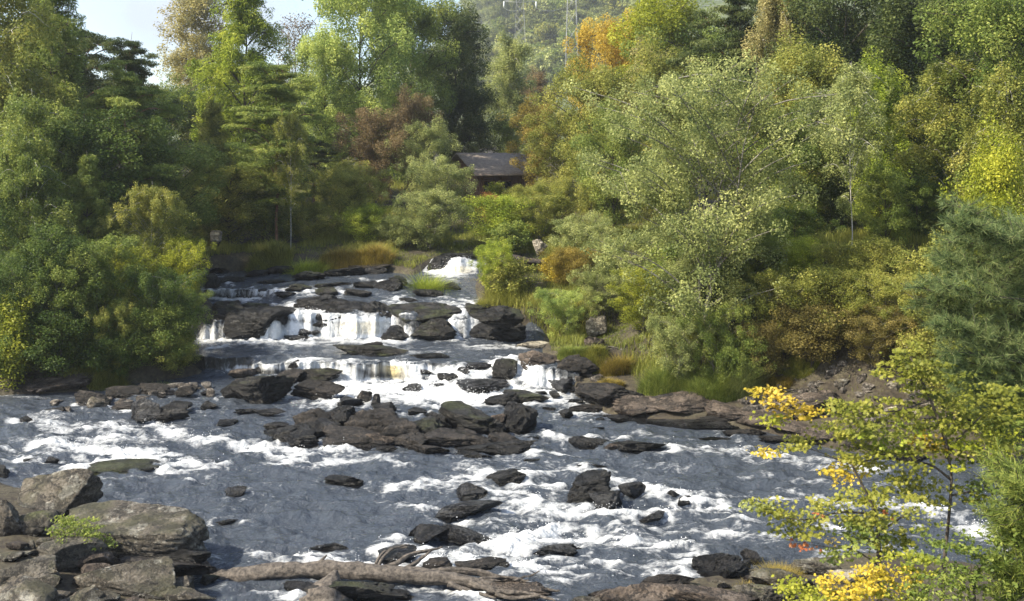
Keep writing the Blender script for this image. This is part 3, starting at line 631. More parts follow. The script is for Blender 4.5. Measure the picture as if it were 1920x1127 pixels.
# foam strength, gathered along the currents
fl = np.zeros(PX.shape)
ux, uy = PX, PY * 2.6
jx = (fbm(np.stack([WX.ravel() * .9, WYY.ravel() * .9, 0 * WX.ravel()], 1), 3, 21).reshape(PX.shape) - .5)
jy = (fbm(np.stack([WX.ravel() * .9, WYY.ravel() * .9, 0 * WX.ravel() + 9], 1), 3, 22).reshape(PX.shape) - .5)
ux = ux + jx * 90; uy = uy + jy * 55
for pts, hw, st in FOAM_SPARKLE:
    d = np.full(PX.shape, 1e9)
    bx0 = min(p[0] for p in pts) - 120; bx1 = max(p[0] for p in pts) + 120
    by0 = min(p[1] for p in pts) - 60; by1 = max(p[1] for p in pts) + 60
    mk = (PX > bx0) & (PX < bx1) & (PY > by0) & (PY < by1)
    X, Yy = ux[mk], uy[mk]; dd = np.full(X.shape, 1e9)
    for (ax, ay), (cx, cy) in zip(pts[:-1], pts[1:]):
        ay, cy = ay * 2.6, cy * 2.6; ex, ey = cx - ax, cy - ay
        tt = np.clip(((X - ax) * ex + (Yy - ay) * ey) / (ex * ex + ey * ey), 0, 1)
        dd = np.minimum(dd, np.hypot(X - ax - tt * ex, Yy - ay - tt * ey))
    fl[mk] = np.maximum(fl[mk], st * np.exp(-(dd / (hw * 2.6 * 1.15)) ** 2))
# froth round every rock that stands in the river
rk = np.zeros(PX.shape)
for (x, y, a, b_, z, rx, ry) in ROCKS:
    if y < 14: continue
    mk = (np.abs(WX - x) < a + .6) & (np.abs(WYY - y) < b_ + .6)
    if mk.any():
        q = np.hypot((WX[mk] - x) / (a + .12), (WYY[mk] - y) / (b_ + .12))
        rk[mk] = np.maximum(rk[mk], np.exp(-((q - 1) / .16) ** 2))
wp = np.stack([WX.ravel(), WYY.ravel(), WZ.ravel()], 1)
dzdy = np.abs(np.gradient(WZ, axis=0)) / (1e-3 + np.abs(np.gradient(WYY, axis=0)) + np.abs(np.gradient(WZ, axis=0)))
steep = sst(.25, .7, dzdy)
n_a = fbm(wp * np.array([1.0, 3.6, 1]), 4, 31).reshape(PX.shape); n_b = fbm(wp * np.array([4, 13, 1.]), 3, 33).reshape(PX.shape)
streak = fbm(np.stack([WX.ravel() * 9, WZ.ravel() * .8, 0 * WX.ravel()], 1), 3, 35).reshape(PX.shape)
lown = fbm(wp * np.array([.35, .5, .1]), 3, 37).reshape(PX.shape)
thr = 1 - np.abs(fbm(wp * np.array([1.5, 6.0, 1.]) + jx.ravel()[:, None] * 1.5, 4, 51).reshape(PX.shape) - .5) * 7
foam = fl * np.where(PY > 780, .80, 1.05) * (.50 + 1.3 * (n_a - .5) + 1.5 * (n_b - .5) + .30 * np.clip(thr, 0, 1)) + .30 * rk * (n_b + .2)
foam += .20 * np.clip(thr, 0, 1) * sst(.47, .64, lown) * (PY > 740) * (.4 + n_b)
foam += .30 * sst(.60, .80, n_a) * sst(.45, .62, lown) * sst(.42, .6, n_b) * (PY > 760)
foam = np.where(steep > .3, np.maximum(fl, .20) * (.30 + 1.35 * streak + .45 * n1d(WX * 2.2, 64)), foam)
foam = np.clip(foam, 0, 1.3)
ridge = 1 - np.abs(fbm(wp * np.array([.8, 2.0, .2]), 3, 41).reshape(PX.shape) - .5) * 2
chop = fbm(wp * np.array([2.6, 6.5, 1]), 3, 43).reshape(PX.shape) - .5
calm = sst(700, 800, PY)
DZ = (ridge - .8) * .30 * (.35 + .65 * calm) + chop * .17 * (.4 + .6 * calm) + foam * (.04 + .14 * (n_b - .35)) * (1 - steep * .6)
amber = np.exp(-((PX - 736) / 26) ** 2) * sst(684, 690, PY) * (1 - sst(706, 716, PY)) + .5 * np.exp(-((PX - 680) / 50) ** 2) * sst(602, 608, PY) * (1 - sst(625, 632, PY)) \
      + .6 * np.exp(-((PX - 862) / 30) ** 2) * sst(498, 505, PY) * (1 - sst(512, 516, PY))
V = np.stack([WX.ravel(), WYY.ravel(), (WZ + DZ * sst(.3, -.5, sw)).ravel()], 1)
push = (steep * (streak - .5) * .22).ravel(); V[:, 1] -= push
fc = grid_faces(len(pys), len(pxs))[:, ::-1]
ok = (sw.ravel() < .6)
fc = fc[ok[fc].all(1)]
used = np.unique(fc); rm = np.full(len(V), -1); rm[used] = np.arange(len(used))
arc = np.cumsum(np.hypot(np.diff(WYY, axis=0, prepend=WYY[:1]), np.diff(WZ, axis=0, prepend=WZ[:1])), axis=0)
me = mesh('river', V[used], rm[fc], attrs={'foam': foam.ravel()[used], 'amber': amber.ravel()[used], 'steep': steep.ravel()[used]})
m, t, p = mat('river_water')
geo = N(t, 'ShaderNodeNewGeometry')
af = N(t, 'ShaderNodeAttribute', attribute_name='foam').outputs['Fac']; aa = N(t, 'ShaderNodeAttribute', attribute_name='amber').outputs['Fac']; as_ = N(t, 'ShaderNodeAttribute', attribute_name='steep').outputs['Fac']
mp1 = N(t, 'ShaderNodeMapping', {0: geo.outputs['Position']}); mp1.inputs['Scale'].default_value = (9, 24, .9)
fn = N(t, 'ShaderNodeTexNoise', {'Vector': mp1.outputs[0], 'Scale': 1, 'Detail': 6, 'Roughness': .65})
f1 = N(t, 'ShaderNodeMath', {0: fn.outputs[0], 1: -.5}, operation='ADD')
f2 = N(t, 'ShaderNodeMath', {0: f1.outputs[0], 1: .95}, operation='MULTIPLY')
f3 = N(t, 'ShaderNodeMath', {0: f2.outputs[0], 1: af}, operation='ADD')
fm = N(t, 'ShaderNodeMapRange', {0: f3.outputs[0], 1: .23, 2: .80})
wc = N(t, 'ShaderNodeMix', {0: as_, 6: (.046, .055, .069, 1), 7: (.045, .045, .042, 1)}, data_type='RGBA')
fcol = N(t, 'ShaderNodeMix', {0: aa, 6: (.66, .67, .67, 1), 7: (.46, .38, .19, 1)}, data_type='RGBA')
col = N(t, 'ShaderNodeMix', {0: fm.outputs[0], 6: wc.outputs[2], 7: fcol.outputs[2]}, data_type='RGBA')
t.links.new(col.outputs[2], p.inputs['Base Color'])
ro = N(t, 'ShaderNodeMapRange', {0: fm.outputs[0], 3: .07, 4: .75}); t.links.new(ro.outputs[0], p.inputs['Roughness'])
p.inputs['IOR'].default_value = 1.36
mp2 = N(t, 'ShaderNodeMapping', {0: geo.outputs['Position']}); mp2.inputs['Scale'].default_value = (1, 1.5, 1)
w1 = N(t, 'ShaderNodeTexNoise', {'Vector': mp2.outputs[0], 'Scale': 3.2, 'Detail': 7, 'Roughness': .6, 'Distortion': .15})
w2a = N(t, 'ShaderNodeMath', {0: fn.outputs[0], 1: .22}, operation='MULTIPLY'); w2 = N(t, 'ShaderNodeMath', {0: w1.outputs[0], 1: w2a.outputs[0]}, operation='ADD')
bp = N(t, 'ShaderNodeBump', {'Strength': 1, 'Distance': .15, 'Height': w2.outputs[0]}); t.links.new(bp.outputs[0], p.inputs['Normal'])
tag(link('river', me, mat=m), kind='structure')
# flying drops over the falls and rapids, uncountable
Rs = np.random.default_rng(88)
cand = np.nonzero(((fl > .85) & (foam > .7) & (sw < -.1)).ravel())[0]
ci = Rs.choice(cand, 5200); c = V[ci].copy()
c[:, 0] += Rs.normal(size=len(ci)) * .12; c[:, 1] -= np.abs(Rs.normal(size=len(ci))) * .12; c[:, 2] += np.abs(Rs.normal(size=len(ci))) * .075 + .01
oc = np.array([(1, 0, 0), (-1, 0, 0), (0, 1, 0), (0, -1, 0), (0, 0, 1), (0, 0, -1)]); of = np.array([(0, 2, 4), (2, 1, 4), (1, 3, 4), (3, 0, 4), (2, 0, 5), (1, 2, 5), (3, 1, 5), (0, 3, 5)])
rr = Rs.uniform(.004, .013, len(ci))
m, t, p = mat('white_drops'); p.inputs['Base Color'].default_value = (.8, .81, .82, 1); p.inputs['Roughness'].default_value = .4
tag(link('spray', mesh('spray', (c[:, None] + oc[None] * rr[:, None, None]).reshape(-1, 3), (np.arange(len(ci))[:, None, None] * 6 + of[None]).reshape(-1, 3)), mat=m), 'white drops flying over the falls and rapids', 'spray', kind='stuff')

# ------------------------------------------------------------------ tubes (trunks, limbs, logs)
def tube(pts, rad, seg=7, wob=0., seed=0, cap=True):
    pts = np.asarray(pts, float); rad = np.asarray(rad, float); n = len(pts)
    tg = np.gradient(pts, axis=0); tg /= np.linalg.norm(tg, axis=1, keepdims=True) + 1e-9
    ref = np.array([0., 1, 0]) if abs(tg[:, 1]).mean() < .8 else np.array([1., 0, 0])
    a = np.cross(tg, ref); a /= np.linalg.norm(a, axis=1, keepdims=True) + 1e-9; b = np.cross(tg, a)
    th = np.linspace(0, 2 * math.pi, seg, endpoint=False)
    rr = rad[:, None] * np.ones(seg)
    if wob:
        q = np.stack([np.repeat(np.arange(n) * .5, seg), np.tile(np.cos(th) * 1.2, n), np.tile(np.sin(th) * 1.2, n)], 1) + seed
        rr = rr * (1 + wob * (fbm(q, 3, seed) - .5).reshape(n, seg) * 2)
        q = np.stack([np.repeat(np.arange(n) * .12, seg), np.tile(np.cos(th) * 6, n), np.tile(np.sin(th) * 6, n)], 1) + seed * 3
        rr = rr * (1 + wob * .8 * (fbm(q, 3, seed + 5) - .5).reshape(n, seg) * 2)
    v = pts[:, None] + rr[..., None] * (a[:, None] * np.cos(th)[None, :, None] + b[:, None] * np.sin(th)[None, :, None])
    v = v.reshape(-1, 3)
    i = np.arange(n - 1)[:, None] * seg; j = np.arange(seg)[None]; k = (j + 1) % seg
    f = np.stack([i + j, i + k, i + seg + k, i + seg + j], -1).reshape(-1, 4)
    if cap:
        v = np.concatenate([v, pts[:1], pts[-1:]]); c0, c1 = n * seg, n * seg + 1
        e = np.arange(seg); e2 = (e + 1) % seg
        f3 = np.concatenate([np.stack([e2, e, np.full(seg, c0), np.full(seg, c0)], 1)[:, :3], np.stack([(n - 1) * seg + e, (n - 1) * seg + e2, np.full(seg, c1)], 1)])
        return v, f, f3
    return v, f, np.zeros((0, 3), int)
def join(parts):
    vs, f4, f3 = [], [], []; o = 0
    for v, a, b in parts:
        vs.append(v)
        if len(a): f4.append(a + o)
        if len(b): f3.append(b + o)
        o += len(v)
    return np.concatenate(vs), ([np.concatenate(f4)] if f4 else []) + ([np.concatenate(f3)] if f3 else [])
def smooth_path(pts, rad, k=5):
    pts = np.asarray(pts, float); n = len(pts); t = np.linspace(0, n - 1, (n - 1) * k + 1)
    P = []
    ext = np.concatenate([[2 * pts[0] - pts[1]], pts, [2 * pts[-1] - pts[-2]]])
    for q in t:
        i = min(int(q), n - 2); u = q - i; p0, p1, p2, p3 = ext[i:i + 4]
        P.append(.5 * ((2 * p1) + (-p0 + p2) * u + (2 * p0 - 5 * p1 + 4 * p2 - p3) * u * u + (-p0 + 3 * p1 - 3 * p2 + p3) * u ** 3))
    return np.array(P), np.interp(t, np.arange(n), rad)

# ------------------------------------------------------------------ foliage
def leaves(P, size, R, up=.5, tint=None, asp=.55, out=None, hang=0.):
    n = len(P)
    nr = R.normal(size=(n, 3)); nr[:, 2] = np.abs(nr[:, 2]) * (1 + up) + up * .4
    if out is not None: nr += out * .7
    nr /= np.linalg.norm(nr, axis=1, keepdims=True)
    a = np.cross(nr, R.normal(size=(n, 3)))
    if hang: a[:, 2] -= hang * np.abs(R.normal(size=n))
    a /= np.linalg.norm(a, axis=1, keepdims=True) + 1e-9
    b = np.cross(nr, a)
    s = size * R.uniform(.6, 1.35, n)[:, None]
    a *= s * .5; b *= s * asp * .5
    v = np.stack([P - a, P + b + nr * s * .1, P + a, P - b + nr * s * .1], 1).reshape(-1, 3)
    f = np.arange(n * 4).reshape(n, 4)
    return v, f, np.repeat(tint, 4)
PROFILE = {
 'broad': lambda t: np.sqrt(np.clip(1 - ((t - .48) / .54) ** 2, 0, 1)),
 'round': lambda t: np.sqrt(np.clip(1 - ((t - .45) / .57) ** 2, 0, 1)),
 'column': lambda t: np.clip(np.minimum(t * 3.5 + .25, 1) * (1 - np.clip((t - .45) / .57, 0, 1) ** 2.0), 0, 1),
 'cone': lambda t: np.clip(1.02 - t, 0, 1) ** .8 * np.minimum(1, t * 5 + .5),
 'dome': lambda t: np.sqrt(np.clip(1 - (t / 1.04) ** 2, 0, 1)),
}
_tm = {}
def tree_meshes(kind, prof, leaf, nleaf, seed, t0=.15, nl=26, rise=.5, spread=.085, droop=0., trunks=1, tr=.014, ls=.62, flat=.6, nbm=1., shell=.45, asp=1.):
    """unit tree: height 1, width 1. leaf = leaf length / height"""
    key = (kind, prof, leaf, nleaf, seed, t0, nl, trunks, asp); A3 = np.array([asp, asp, 1.]); leaf = leaf * asp ** -.35; spread = spread * asp ** -.3
    if key in _tm: return _tm[key]
    R = np.random.default_rng(seed); pf = PROFILE[prof]
    parts = []; cl = []; clr = []
    for q in range(trunks):
        az0 = R.uniform(0, 6.28); lean = (.0 if trunks == 1 else .22)
        tp = np.array([[math.cos(az0) * lean * s ** .8 + R.normal() * .008, math.sin(az0) * lean * s ** .8 + R.normal() * .008, s * (.96 if q == 0 else R.uniform(.7, .95))] for s in np.linspace(0, 1, 8)])
        tp[0, 2] = -.03; tp[0, :2] = (math.cos(az0) * .03 * (trunks > 1), math.sin(az0) * .03 * (trunks > 1))
        P, r = smooth_path(tp, np.linspace(tr, tr * .12, 8) * (1 if trunks == 1 else .6), 2)
        parts.append(tube(P, r, 7))
        m_ = nl if trunks == 1 else nl // trunks + 2
        for i in range(m_):
            s = t0 + (1 - t0) * ((i + R.uniform(0, 1)) / m_) * .98
            az = i * 2.4 + R.uniform(-.4, .4) + q
            k = int(s * (len(P) - 1)); st = P[k]
            tc_ = (s - t0) / (1 - t0) if prof != 'dome' else s
            env = .5 * float(pf(np.array(tc_))) * R.uniform(.62, 1.12) * (1 + .22 * math.sin(az * 2 + seed) + .12 * math.sin(tc_ * 17 + az * 3))
            tgt = np.array([math.cos(az) * env, math.sin(az) * env, 0]); tgt[:2] -= 0
            Lr = np.linalg.norm((tgt - st)[:2])
            tgt[2] = min(st[2] + rise * Lr * .7 + R.normal() * .02, R.uniform(.80, .98))
            mid = (st + tgt) / 2; mid[2] += (.10 if rise > 0 else .02) * Lr
            if droop: tgt[2] -= droop * .5 * Lr; mid[2] += droop * .25 * Lr
            lp, lr = smooth_path([st, mid, tgt], [max(.15, 1 - s) * tr * .5, tr * .22, tr * .06], 4)
            parts.append(tube(lp, lr, 4, cap=False))
            nb = max(2, int((3 + env * 12) * nbm))
            for j in range(nb):
                u = R.uniform(.25, 1); c0 = lp[int(u * (len(lp) - 1))]
                e = R.normal(size=3) * np.array([1, 1, .5]); e /= np.linalg.norm(e) + 1e-9
                e = c0 + e * R.uniform(.02, .13) * (.4 + env * 2) * .6
                if j % 2 == 0: parts.append(tube(np.stack([c0, (c0 + e) / 2 + [0, 0, .006], e]), [tr * .12, tr * .09, tr * .04], 3, cap=False))
                cl.append(e); clr.append(R.uniform(.6, 1.25))
            cl.append(tgt); clr.append(.8)
    cl = np.array(cl); clr = np.array(clr)
    ct = R.uniform(0, 1, len(cl)); w = clr ** 2; w /= w.sum()
    idx = R.choice(len(cl), nleaf, p=w)
    g = R.normal(size=(nleaf, 3)); g /= np.linalg.norm(g, axis=1, keepdims=True); g *= (R.uniform(0, 1, nleaf) ** shell)[:, None]
    g *= np.array([1, 1, flat]) * spread
    Pp = cl[idx] + g * clr[idx][:, None]
    if droop: Pp[:, 2] -= np.abs(R.exponential(droop * .07, nleaf)); Pp[:, :2] = cl[idx][:, :2] + g[:, :2] * .7 * clr[idx][:, None]
    Pp[:, 2] = np.maximum(Pp[:, 2], .005)
    tint = np.clip(ct[idx] * .55 + R.uniform(0, 1, nleaf) * .45, 0, 1)
    outv = g / spread
    Pp = cl[idx] + (Pp - cl[idx]) * A3
    if kind == 'needle':
        v, f, ti = leaves(Pp, leaf * 1.5, R, up=.3, tint=tint, asp=.22, out=outv)
    else:
        v, f, ti = leaves(Pp, leaf, R, up=.5, tint=tint, asp=ls, out=outv, hang=droop)
    ctr = np.repeat(Pp, 4, 0); v = ctr + (v - ctr) * A3
    v[:, 2] = np.maximum(v[:, 2], 0)
    tv, tf = join(parts)
    res = (mesh('trunk', tv, tf), mesh('crown', v, f, smooth=False, attrs={'tint': ti}))
    _tm[key] = res; return res
KIND = {   # name: args, bark, object name, category
 'broadL': (dict(kind='leaf', prof='broad', leaf=.011, nleaf=62000, t0=.10, nl=44, spread=.060, rise=.8, trunks=1), 'bark_grey', 'broadleaf_tree'),
 'broadM': (dict(kind='leaf', prof='broad', leaf=.0145, nleaf=38000, t0=.08, nl=40, spread=.075, rise=.7, shell=.3, flat=.9, nbm=.6), 'bark', 'broadleaf_tree'),
 'clumpy': (dict(kind='leaf', prof='broad', leaf=.0125, nleaf=60000, t0=.06, nl=46, spread=.062, rise=.45, flat=1.15, nbm=.5, shell=.22), 'bark', 'broadleaf_tree'),
 'alder': (dict(kind='leaf', prof='round', leaf=.010, nleaf=80000, t0=.06, nl=72, spread=.050, rise=.75, shell=.3, flat=.8, nbm=.8, trunks=4, tr=.012), 'bark_grey', 'alder_tree'),
 'birch': (dict(kind='leaf', prof='column', leaf=.013, nleaf=46000, t0=.12, nl=60, spread=.06, rise=.6, droop=.28, tr=.007), 'bark_pale', 'birch_tree'),
 'pine': (dict(kind='needle', prof='column', leaf=.014, nleaf=46000, t0=.22, nl=34, spread=.062, rise=.25, flat=.30, tr=.016), 'bark_red', 'pine_tree'),
 'larch': (dict(kind='needle', prof='cone', leaf=.012, nleaf=56000, t0=.10, nl=70, spread=.05, rise=.2, droop=.12, flat=.6, tr=.012, nbm=1.2), 'bark', 'larch_tree'),
 'spruce': (dict(kind='needle', prof='cone', leaf=.018, nleaf=26000, t0=.04, nl=60, spread=.04, rise=-.1, droop=.3, flat=.5), 'bark', 'spruce_tree'),
 'sapling': (dict(kind='leaf', prof='broad', leaf=.016, nleaf=34000, t0=.05, nl=44, spread=.065, rise=1.1, trunks=5, tr=.009, flat=1.1, shell=.4, nbm=.7), 'bark_grey', 'sapling_tree'),
 'shrubL': (dict(kind='leaf', prof='dome', leaf=.020, nleaf=28000, t0=.04, nl=46, spread=.10, rise=1.0, trunks=5, tr=.010, flat=1.0, shell=.3, nbm=.8), 'bark', 'shrub'),
 'shrubM': (dict(kind='leaf', prof='dome', leaf=.045, nleaf=7500, t0=.04, nl=36, spread=.12, rise=1.0, trunks=5, tr=.010, flat=1.0, shell=.3), 'bark', 'shrub'),
 'bare': (dict(kind='leaf', prof='broad', leaf=.016, nleaf=3500, t0=.15, nl=60, spread=.07, rise=.9, tr=.014), 'bark', 'bare_tree'),
 'hilltree': (dict(kind='leaf', prof='round', leaf=.07, nleaf=2600, t0=.1, nl=20, spread=.15, rise=.7), 'bark', 'hillside_tree'),
 'slim': (dict(kind='leaf', prof='column', leaf=.012, nleaf=26000, t0=.30, nl=40, spread=.05, rise=.7, droop=.3, tr=.007), 'bark_pale', 'birch_tree'),
}
def tree(kind, cx, top, w, Y, pal, label, base=None, group=None, seed=0, z=None, bark=None, name=None, cat=None, rz=None, bot=None, depthscale=1.):
    kw, bk, nm = KIND[kind]
    nm = name or nm
    if base is not None:
        Y = march(cx, base)[1]
        if Y > 46: Y = 30.
    x = (cx - 960) / F * Y
    if z is None: z = float(terrain(np.array([x]), np.array([Y]))[0])
    if bot is not None: z = H - (bot - HY) / F * Y
    ztop = H - (top - HY) / F * Y
    ww = w / F * Y; h = max(ztop - z, .7 * ww)
    asp = min((1., 1.5, 2.2, 3.2), key=lambda q: abs(math.log(q * ww / h)))
    tm, cm = tree_meshes(seed=seed % (3 if asp < 2 else 2) + 50, asp=asp, **kw)
    e = empty(nm, (x, Y, z), (cx * 1.7 + Y) % 6.28 if rz is None else rz, (ww, ww * depthscale, h))
    tag(e, label, cat or nm.replace('_', ' '), group)
    link('stems' if 'shrub' in nm else 'trunk', tm, e, M[bark or bk])
    link('foliage' if 'shrub' in nm else 'crown', cm, e, LM[pal])
    return e
#  kind, centre px, top px, width px, distance m, palette, label
lw = 'trees of the left wood'
TL = [
 ('birch', -10, -160, 260, 37, 'olive', 'dark weeping birch cut by the left edge, tallest there'),
 ('larch', 95, -200, 270, 41, 'mid', 'tall feathery conifer second from the left edge'),
 ('pine', 150, 30, 200, 50, 'dark', 'dark bluish pine top against the sky at the upper left'),
 ('pine', 245, 45, 150, 46, 'dark', 'pine with a pointed top left of the cloud gap'),
 ('pine', 235, 105, 210, 38, 'mid', 'scots pine with bare reddish branches in the left wood'),
 ('birch', 60, 150, 220, 34.5, 'mid', 'birch with hanging twigs in front of the left conifers'),
 ('birch', 368, -90, 150, 70, 'pale', 'pale grey-green weeping birch right of the cloud gap'),
 ('larch', 460, -170, 235, 50, 'bright', 'tall bright feathery larch left of the copper-topped tree'),
 ('larch', 400, 170, 190, 44, 'olive', 'lower yellowish larch under the tall bright larch'),
 ('pine', 520, 90, 200, 43, 'mid', 'layered pine with bare lower trunk left of the great ash'),
 ('bare', 555, 18, 110, 66, 'copper', 'purplish thin-leaved tree against the sky left of the great ash'),
 ('broadM', 160, 200, 260, 36, 'deep', 'dark rounded tree in the middle of the left wood'),
 ('broadM', 330, 250, 200, 39, 'mid', 'rounded tree behind the left bushes, below the scots pine'),
 ('larch', 290, 200, 160, 42, 'mid', 'short larch right of the scots pine'),
 ('broadM', 20, 330, 260, 33.5, 'deep', 'dark leafy tree at the left edge above the yellow sapling'),
 ('broadM', 430, 300, 220, 43, 'olive', 'rounded olive tree above the upper river at the left'),
 ('pine', 590, 250, 170, 50, 'dark', 'dark pine in the shade under the great ash'),
 ('slim', 545, 200, 110, 42, 'olive', 'slim tree with a bare dark stem left of the fawn sapling'),
]
for i, q in enumerate(TL): tree(*q, group=lw, seed=i)
ce = 'trees behind the upper river'
TC = [
 ('clumpy', 675, -90, 250, 57, 'ash', 'great light green ash with hanging leaf clumps, centre left'),
 ('clumpy', 610, 60, 130, 55, 'ash', 'smaller pale lobed ash at the left side of the great ash'),
 ('clumpy', 770, -40, 170, 62, 'mid', 'shaded tree between the great ash and the dark oak'),
 ('clumpy', 852, -6, 170, 66, 'dark', 'dark green oak left of the distant hill'),
 ('clumpy', 880, 150, 110, 64, 'dark', 'lower dark tree directly behind the cabin roof'),
 ('birch', 955, 50, 110, 74, 'sage', 'light green birch standing in front of the distant hill'),
 ('broadM', 1005, 130, 70, 80, 'copper', 'brownish thin tree right of the light green birch'),
 ('broadM', 700, 200, 130, 50, 'copper', 'purple-brown bush-like tree left of the cabin'),
 ('broadM', 775, 170, 90, 52, 'copper', 'reddish-topped small tree left of the cabin'),
 ('broadM', 800, 225, 110, 50, 'sage', 'grey-green small tree between the reddish tree and the cabin'),
 ('broadM', 665, 310, 110, 44, 'olive', 'small olive tree above the reddish grass bank'),
 ('broadM', 950, 215, 110, 70, 'mid', 'bushy green tree rising right behind the cabin roof'),
 ('broadM', 1012, 185, 105, 56, 'ochre', 'yellow-leaved tree right of the cabin'),
 ('broadM', 1060, 205, 150, 54, 'olive', 'olive tree right of the yellow tree beside the cabin'),
 ('broadM', 1110, 105, 180, 49, 'olive', 'olive tree with a bare white branch below the orange tree'),
 ('broadM', 1150, 200, 170, 43, 'mid', 'green tree left behind the big alder'),
 ('broadM', 1045, 330, 120, 44, 'olive', 'small dull green tree right below the cabin'),
 ('clumpy', 1155, 22, 190, 64, 'orange', 'orange autumn tree at the top right of the hill gap'),
 ('clumpy', 1250, -40, 210, 58, 'lime', 'yellow-green tree right of the orange tree'),
 ('birch', 1215, 70, 130, 52, 'pale', 'pale greyish birch below the yellow-green tree'),
]
for i, q in enumerate(TC): tree(*q, group=ce, seed=i + 1)
rw_ = 'trees of the right bank'
TR = [
 ('alder', 1310, 100, 480, 0, 'sage', 'big many-stemmed alder leaning over the right bank', 655),
 ('pine', 1385, -50, 200, 44, 'dark', 'dark layered pine above the big alder'),
 ('birch', 1455, -80, 130, 42, 'pale', 'pale brownish weeping birch right of the layered pine'),
 ('clumpy', 1580, -70, 300, 41, 'dark', 'big dark leafy tree behind the slim white birch'),
 ('broadM', 1500, 60, 200, 38, 'olive', 'olive tree between the alder and the slim white birch'),
 ('broadM', 1470, 200, 160, 35, 'mid', 'green tree directly right of the alder crown'),
 ('slim', 1595, 100, 190, 30, 'sage', 'slim birch with a thin white trunk on the right bank'),
 ('broadM', 1650, 110, 130, 34, 'bright', 'fresh green tree right of the slim white birch'),
 ('clumpy', 1760, -60, 300, 38, 'dark', 'tall dark tree with thin bare stems at the upper right'),
 ('birch', 1790, 80, 200, 31, 'olive', 'drooping birch at the right, left of the upper corner tree'),
 ('broadM', 1890, -60, 240, 30, 'mid', 'bushy tree filling the upper right corner'),
 ('birch', 1880, 90, 170, 27, 'olive', 'olive drooping birch at the right edge below the corner tree'),
 ('broadM', 1720, 330, 160, 31, 'deep', 'dark tree in the shade in the middle of the right bank'),
 ('broadM', 1660, 310, 140, 30, 'mid', 'dull green young tree beside the slim birch trunk'),
 ('broadM', 1490, 380, 140, 33, 'deep', 'shaded tree behind the right side of the alder'),
 ('broadM', 1870, 245, 150, 22, 'lime', 'bright lime green tree at the right edge'),
 ('broadM', 1790, 440, 180, 24, 'olive', 'olive rounded tree left of the blue-green pine'),
 ('broadM', 1250, 80, 160, 48, 'olive', 'olive tree just left above the alder crown'),
 ('broadM', 1580, 330, 150, 36, 'dark', 'dark backdrop tree behind the slim birch trunk'),
]
for i, q in enumerate(TR): tree(*q, group=rw_, seed=i)
# backdrop trees behind the woods
bd = 'backdrop trees behind the woods'
for i, (cx, top, w, Y, pal) in enumerate([(-60, 60, 260, 52, 'deep'), (70, 40, 260, 58, 'dark'), (200, 130, 240, 60, 'dark'), (300, 160, 220, 62, 'deep'), (420, 120, 260, 66, 'mid'), (560, 140, 220, 72, 'dark'), (1320, 30, 300, 58, 'mid'), (1480, 20, 320, 54, 'deep'), (1650, 10, 320, 52, 'dark'), (1800, 0, 320, 50, 'deep'), (1960, 0, 320, 46, 'dark'), (1180, 160, 200, 62, 'mid'),
      (720, 230, 200, 75, 'dark'), (-100, -40, 260, 44, 'dark'), (2020, 100, 300, 34, 'deep'), (1560, 240, 260, 44, 'deep'), (1700, 220, 260, 42, 'deep'), (1850, 200, 260, 36, 'deep')]):
    tree('broadM', cx, top, w, Y, pal, 'shaded tree in the back row of the wood, ' + ['cut by the left edge', 'behind the feathery conifer at the left', 'behind the dark bluish pine', 'below the cloud gap', 'behind the tall bright larch', 'behind the dark pine', 'above the big alder', 'above the right half of the alder', 'behind the fresh green tree', 'behind the tree with thin bare stems', 'behind the upper right corner', 'behind the orange tree',
      'under the great ash', 'behind the weeping birch', 'at the right edge behind the pine', 'right of the alder crown', 'behind the drooping birch', 'behind the lime green tree'][i], group=bd, seed=i)
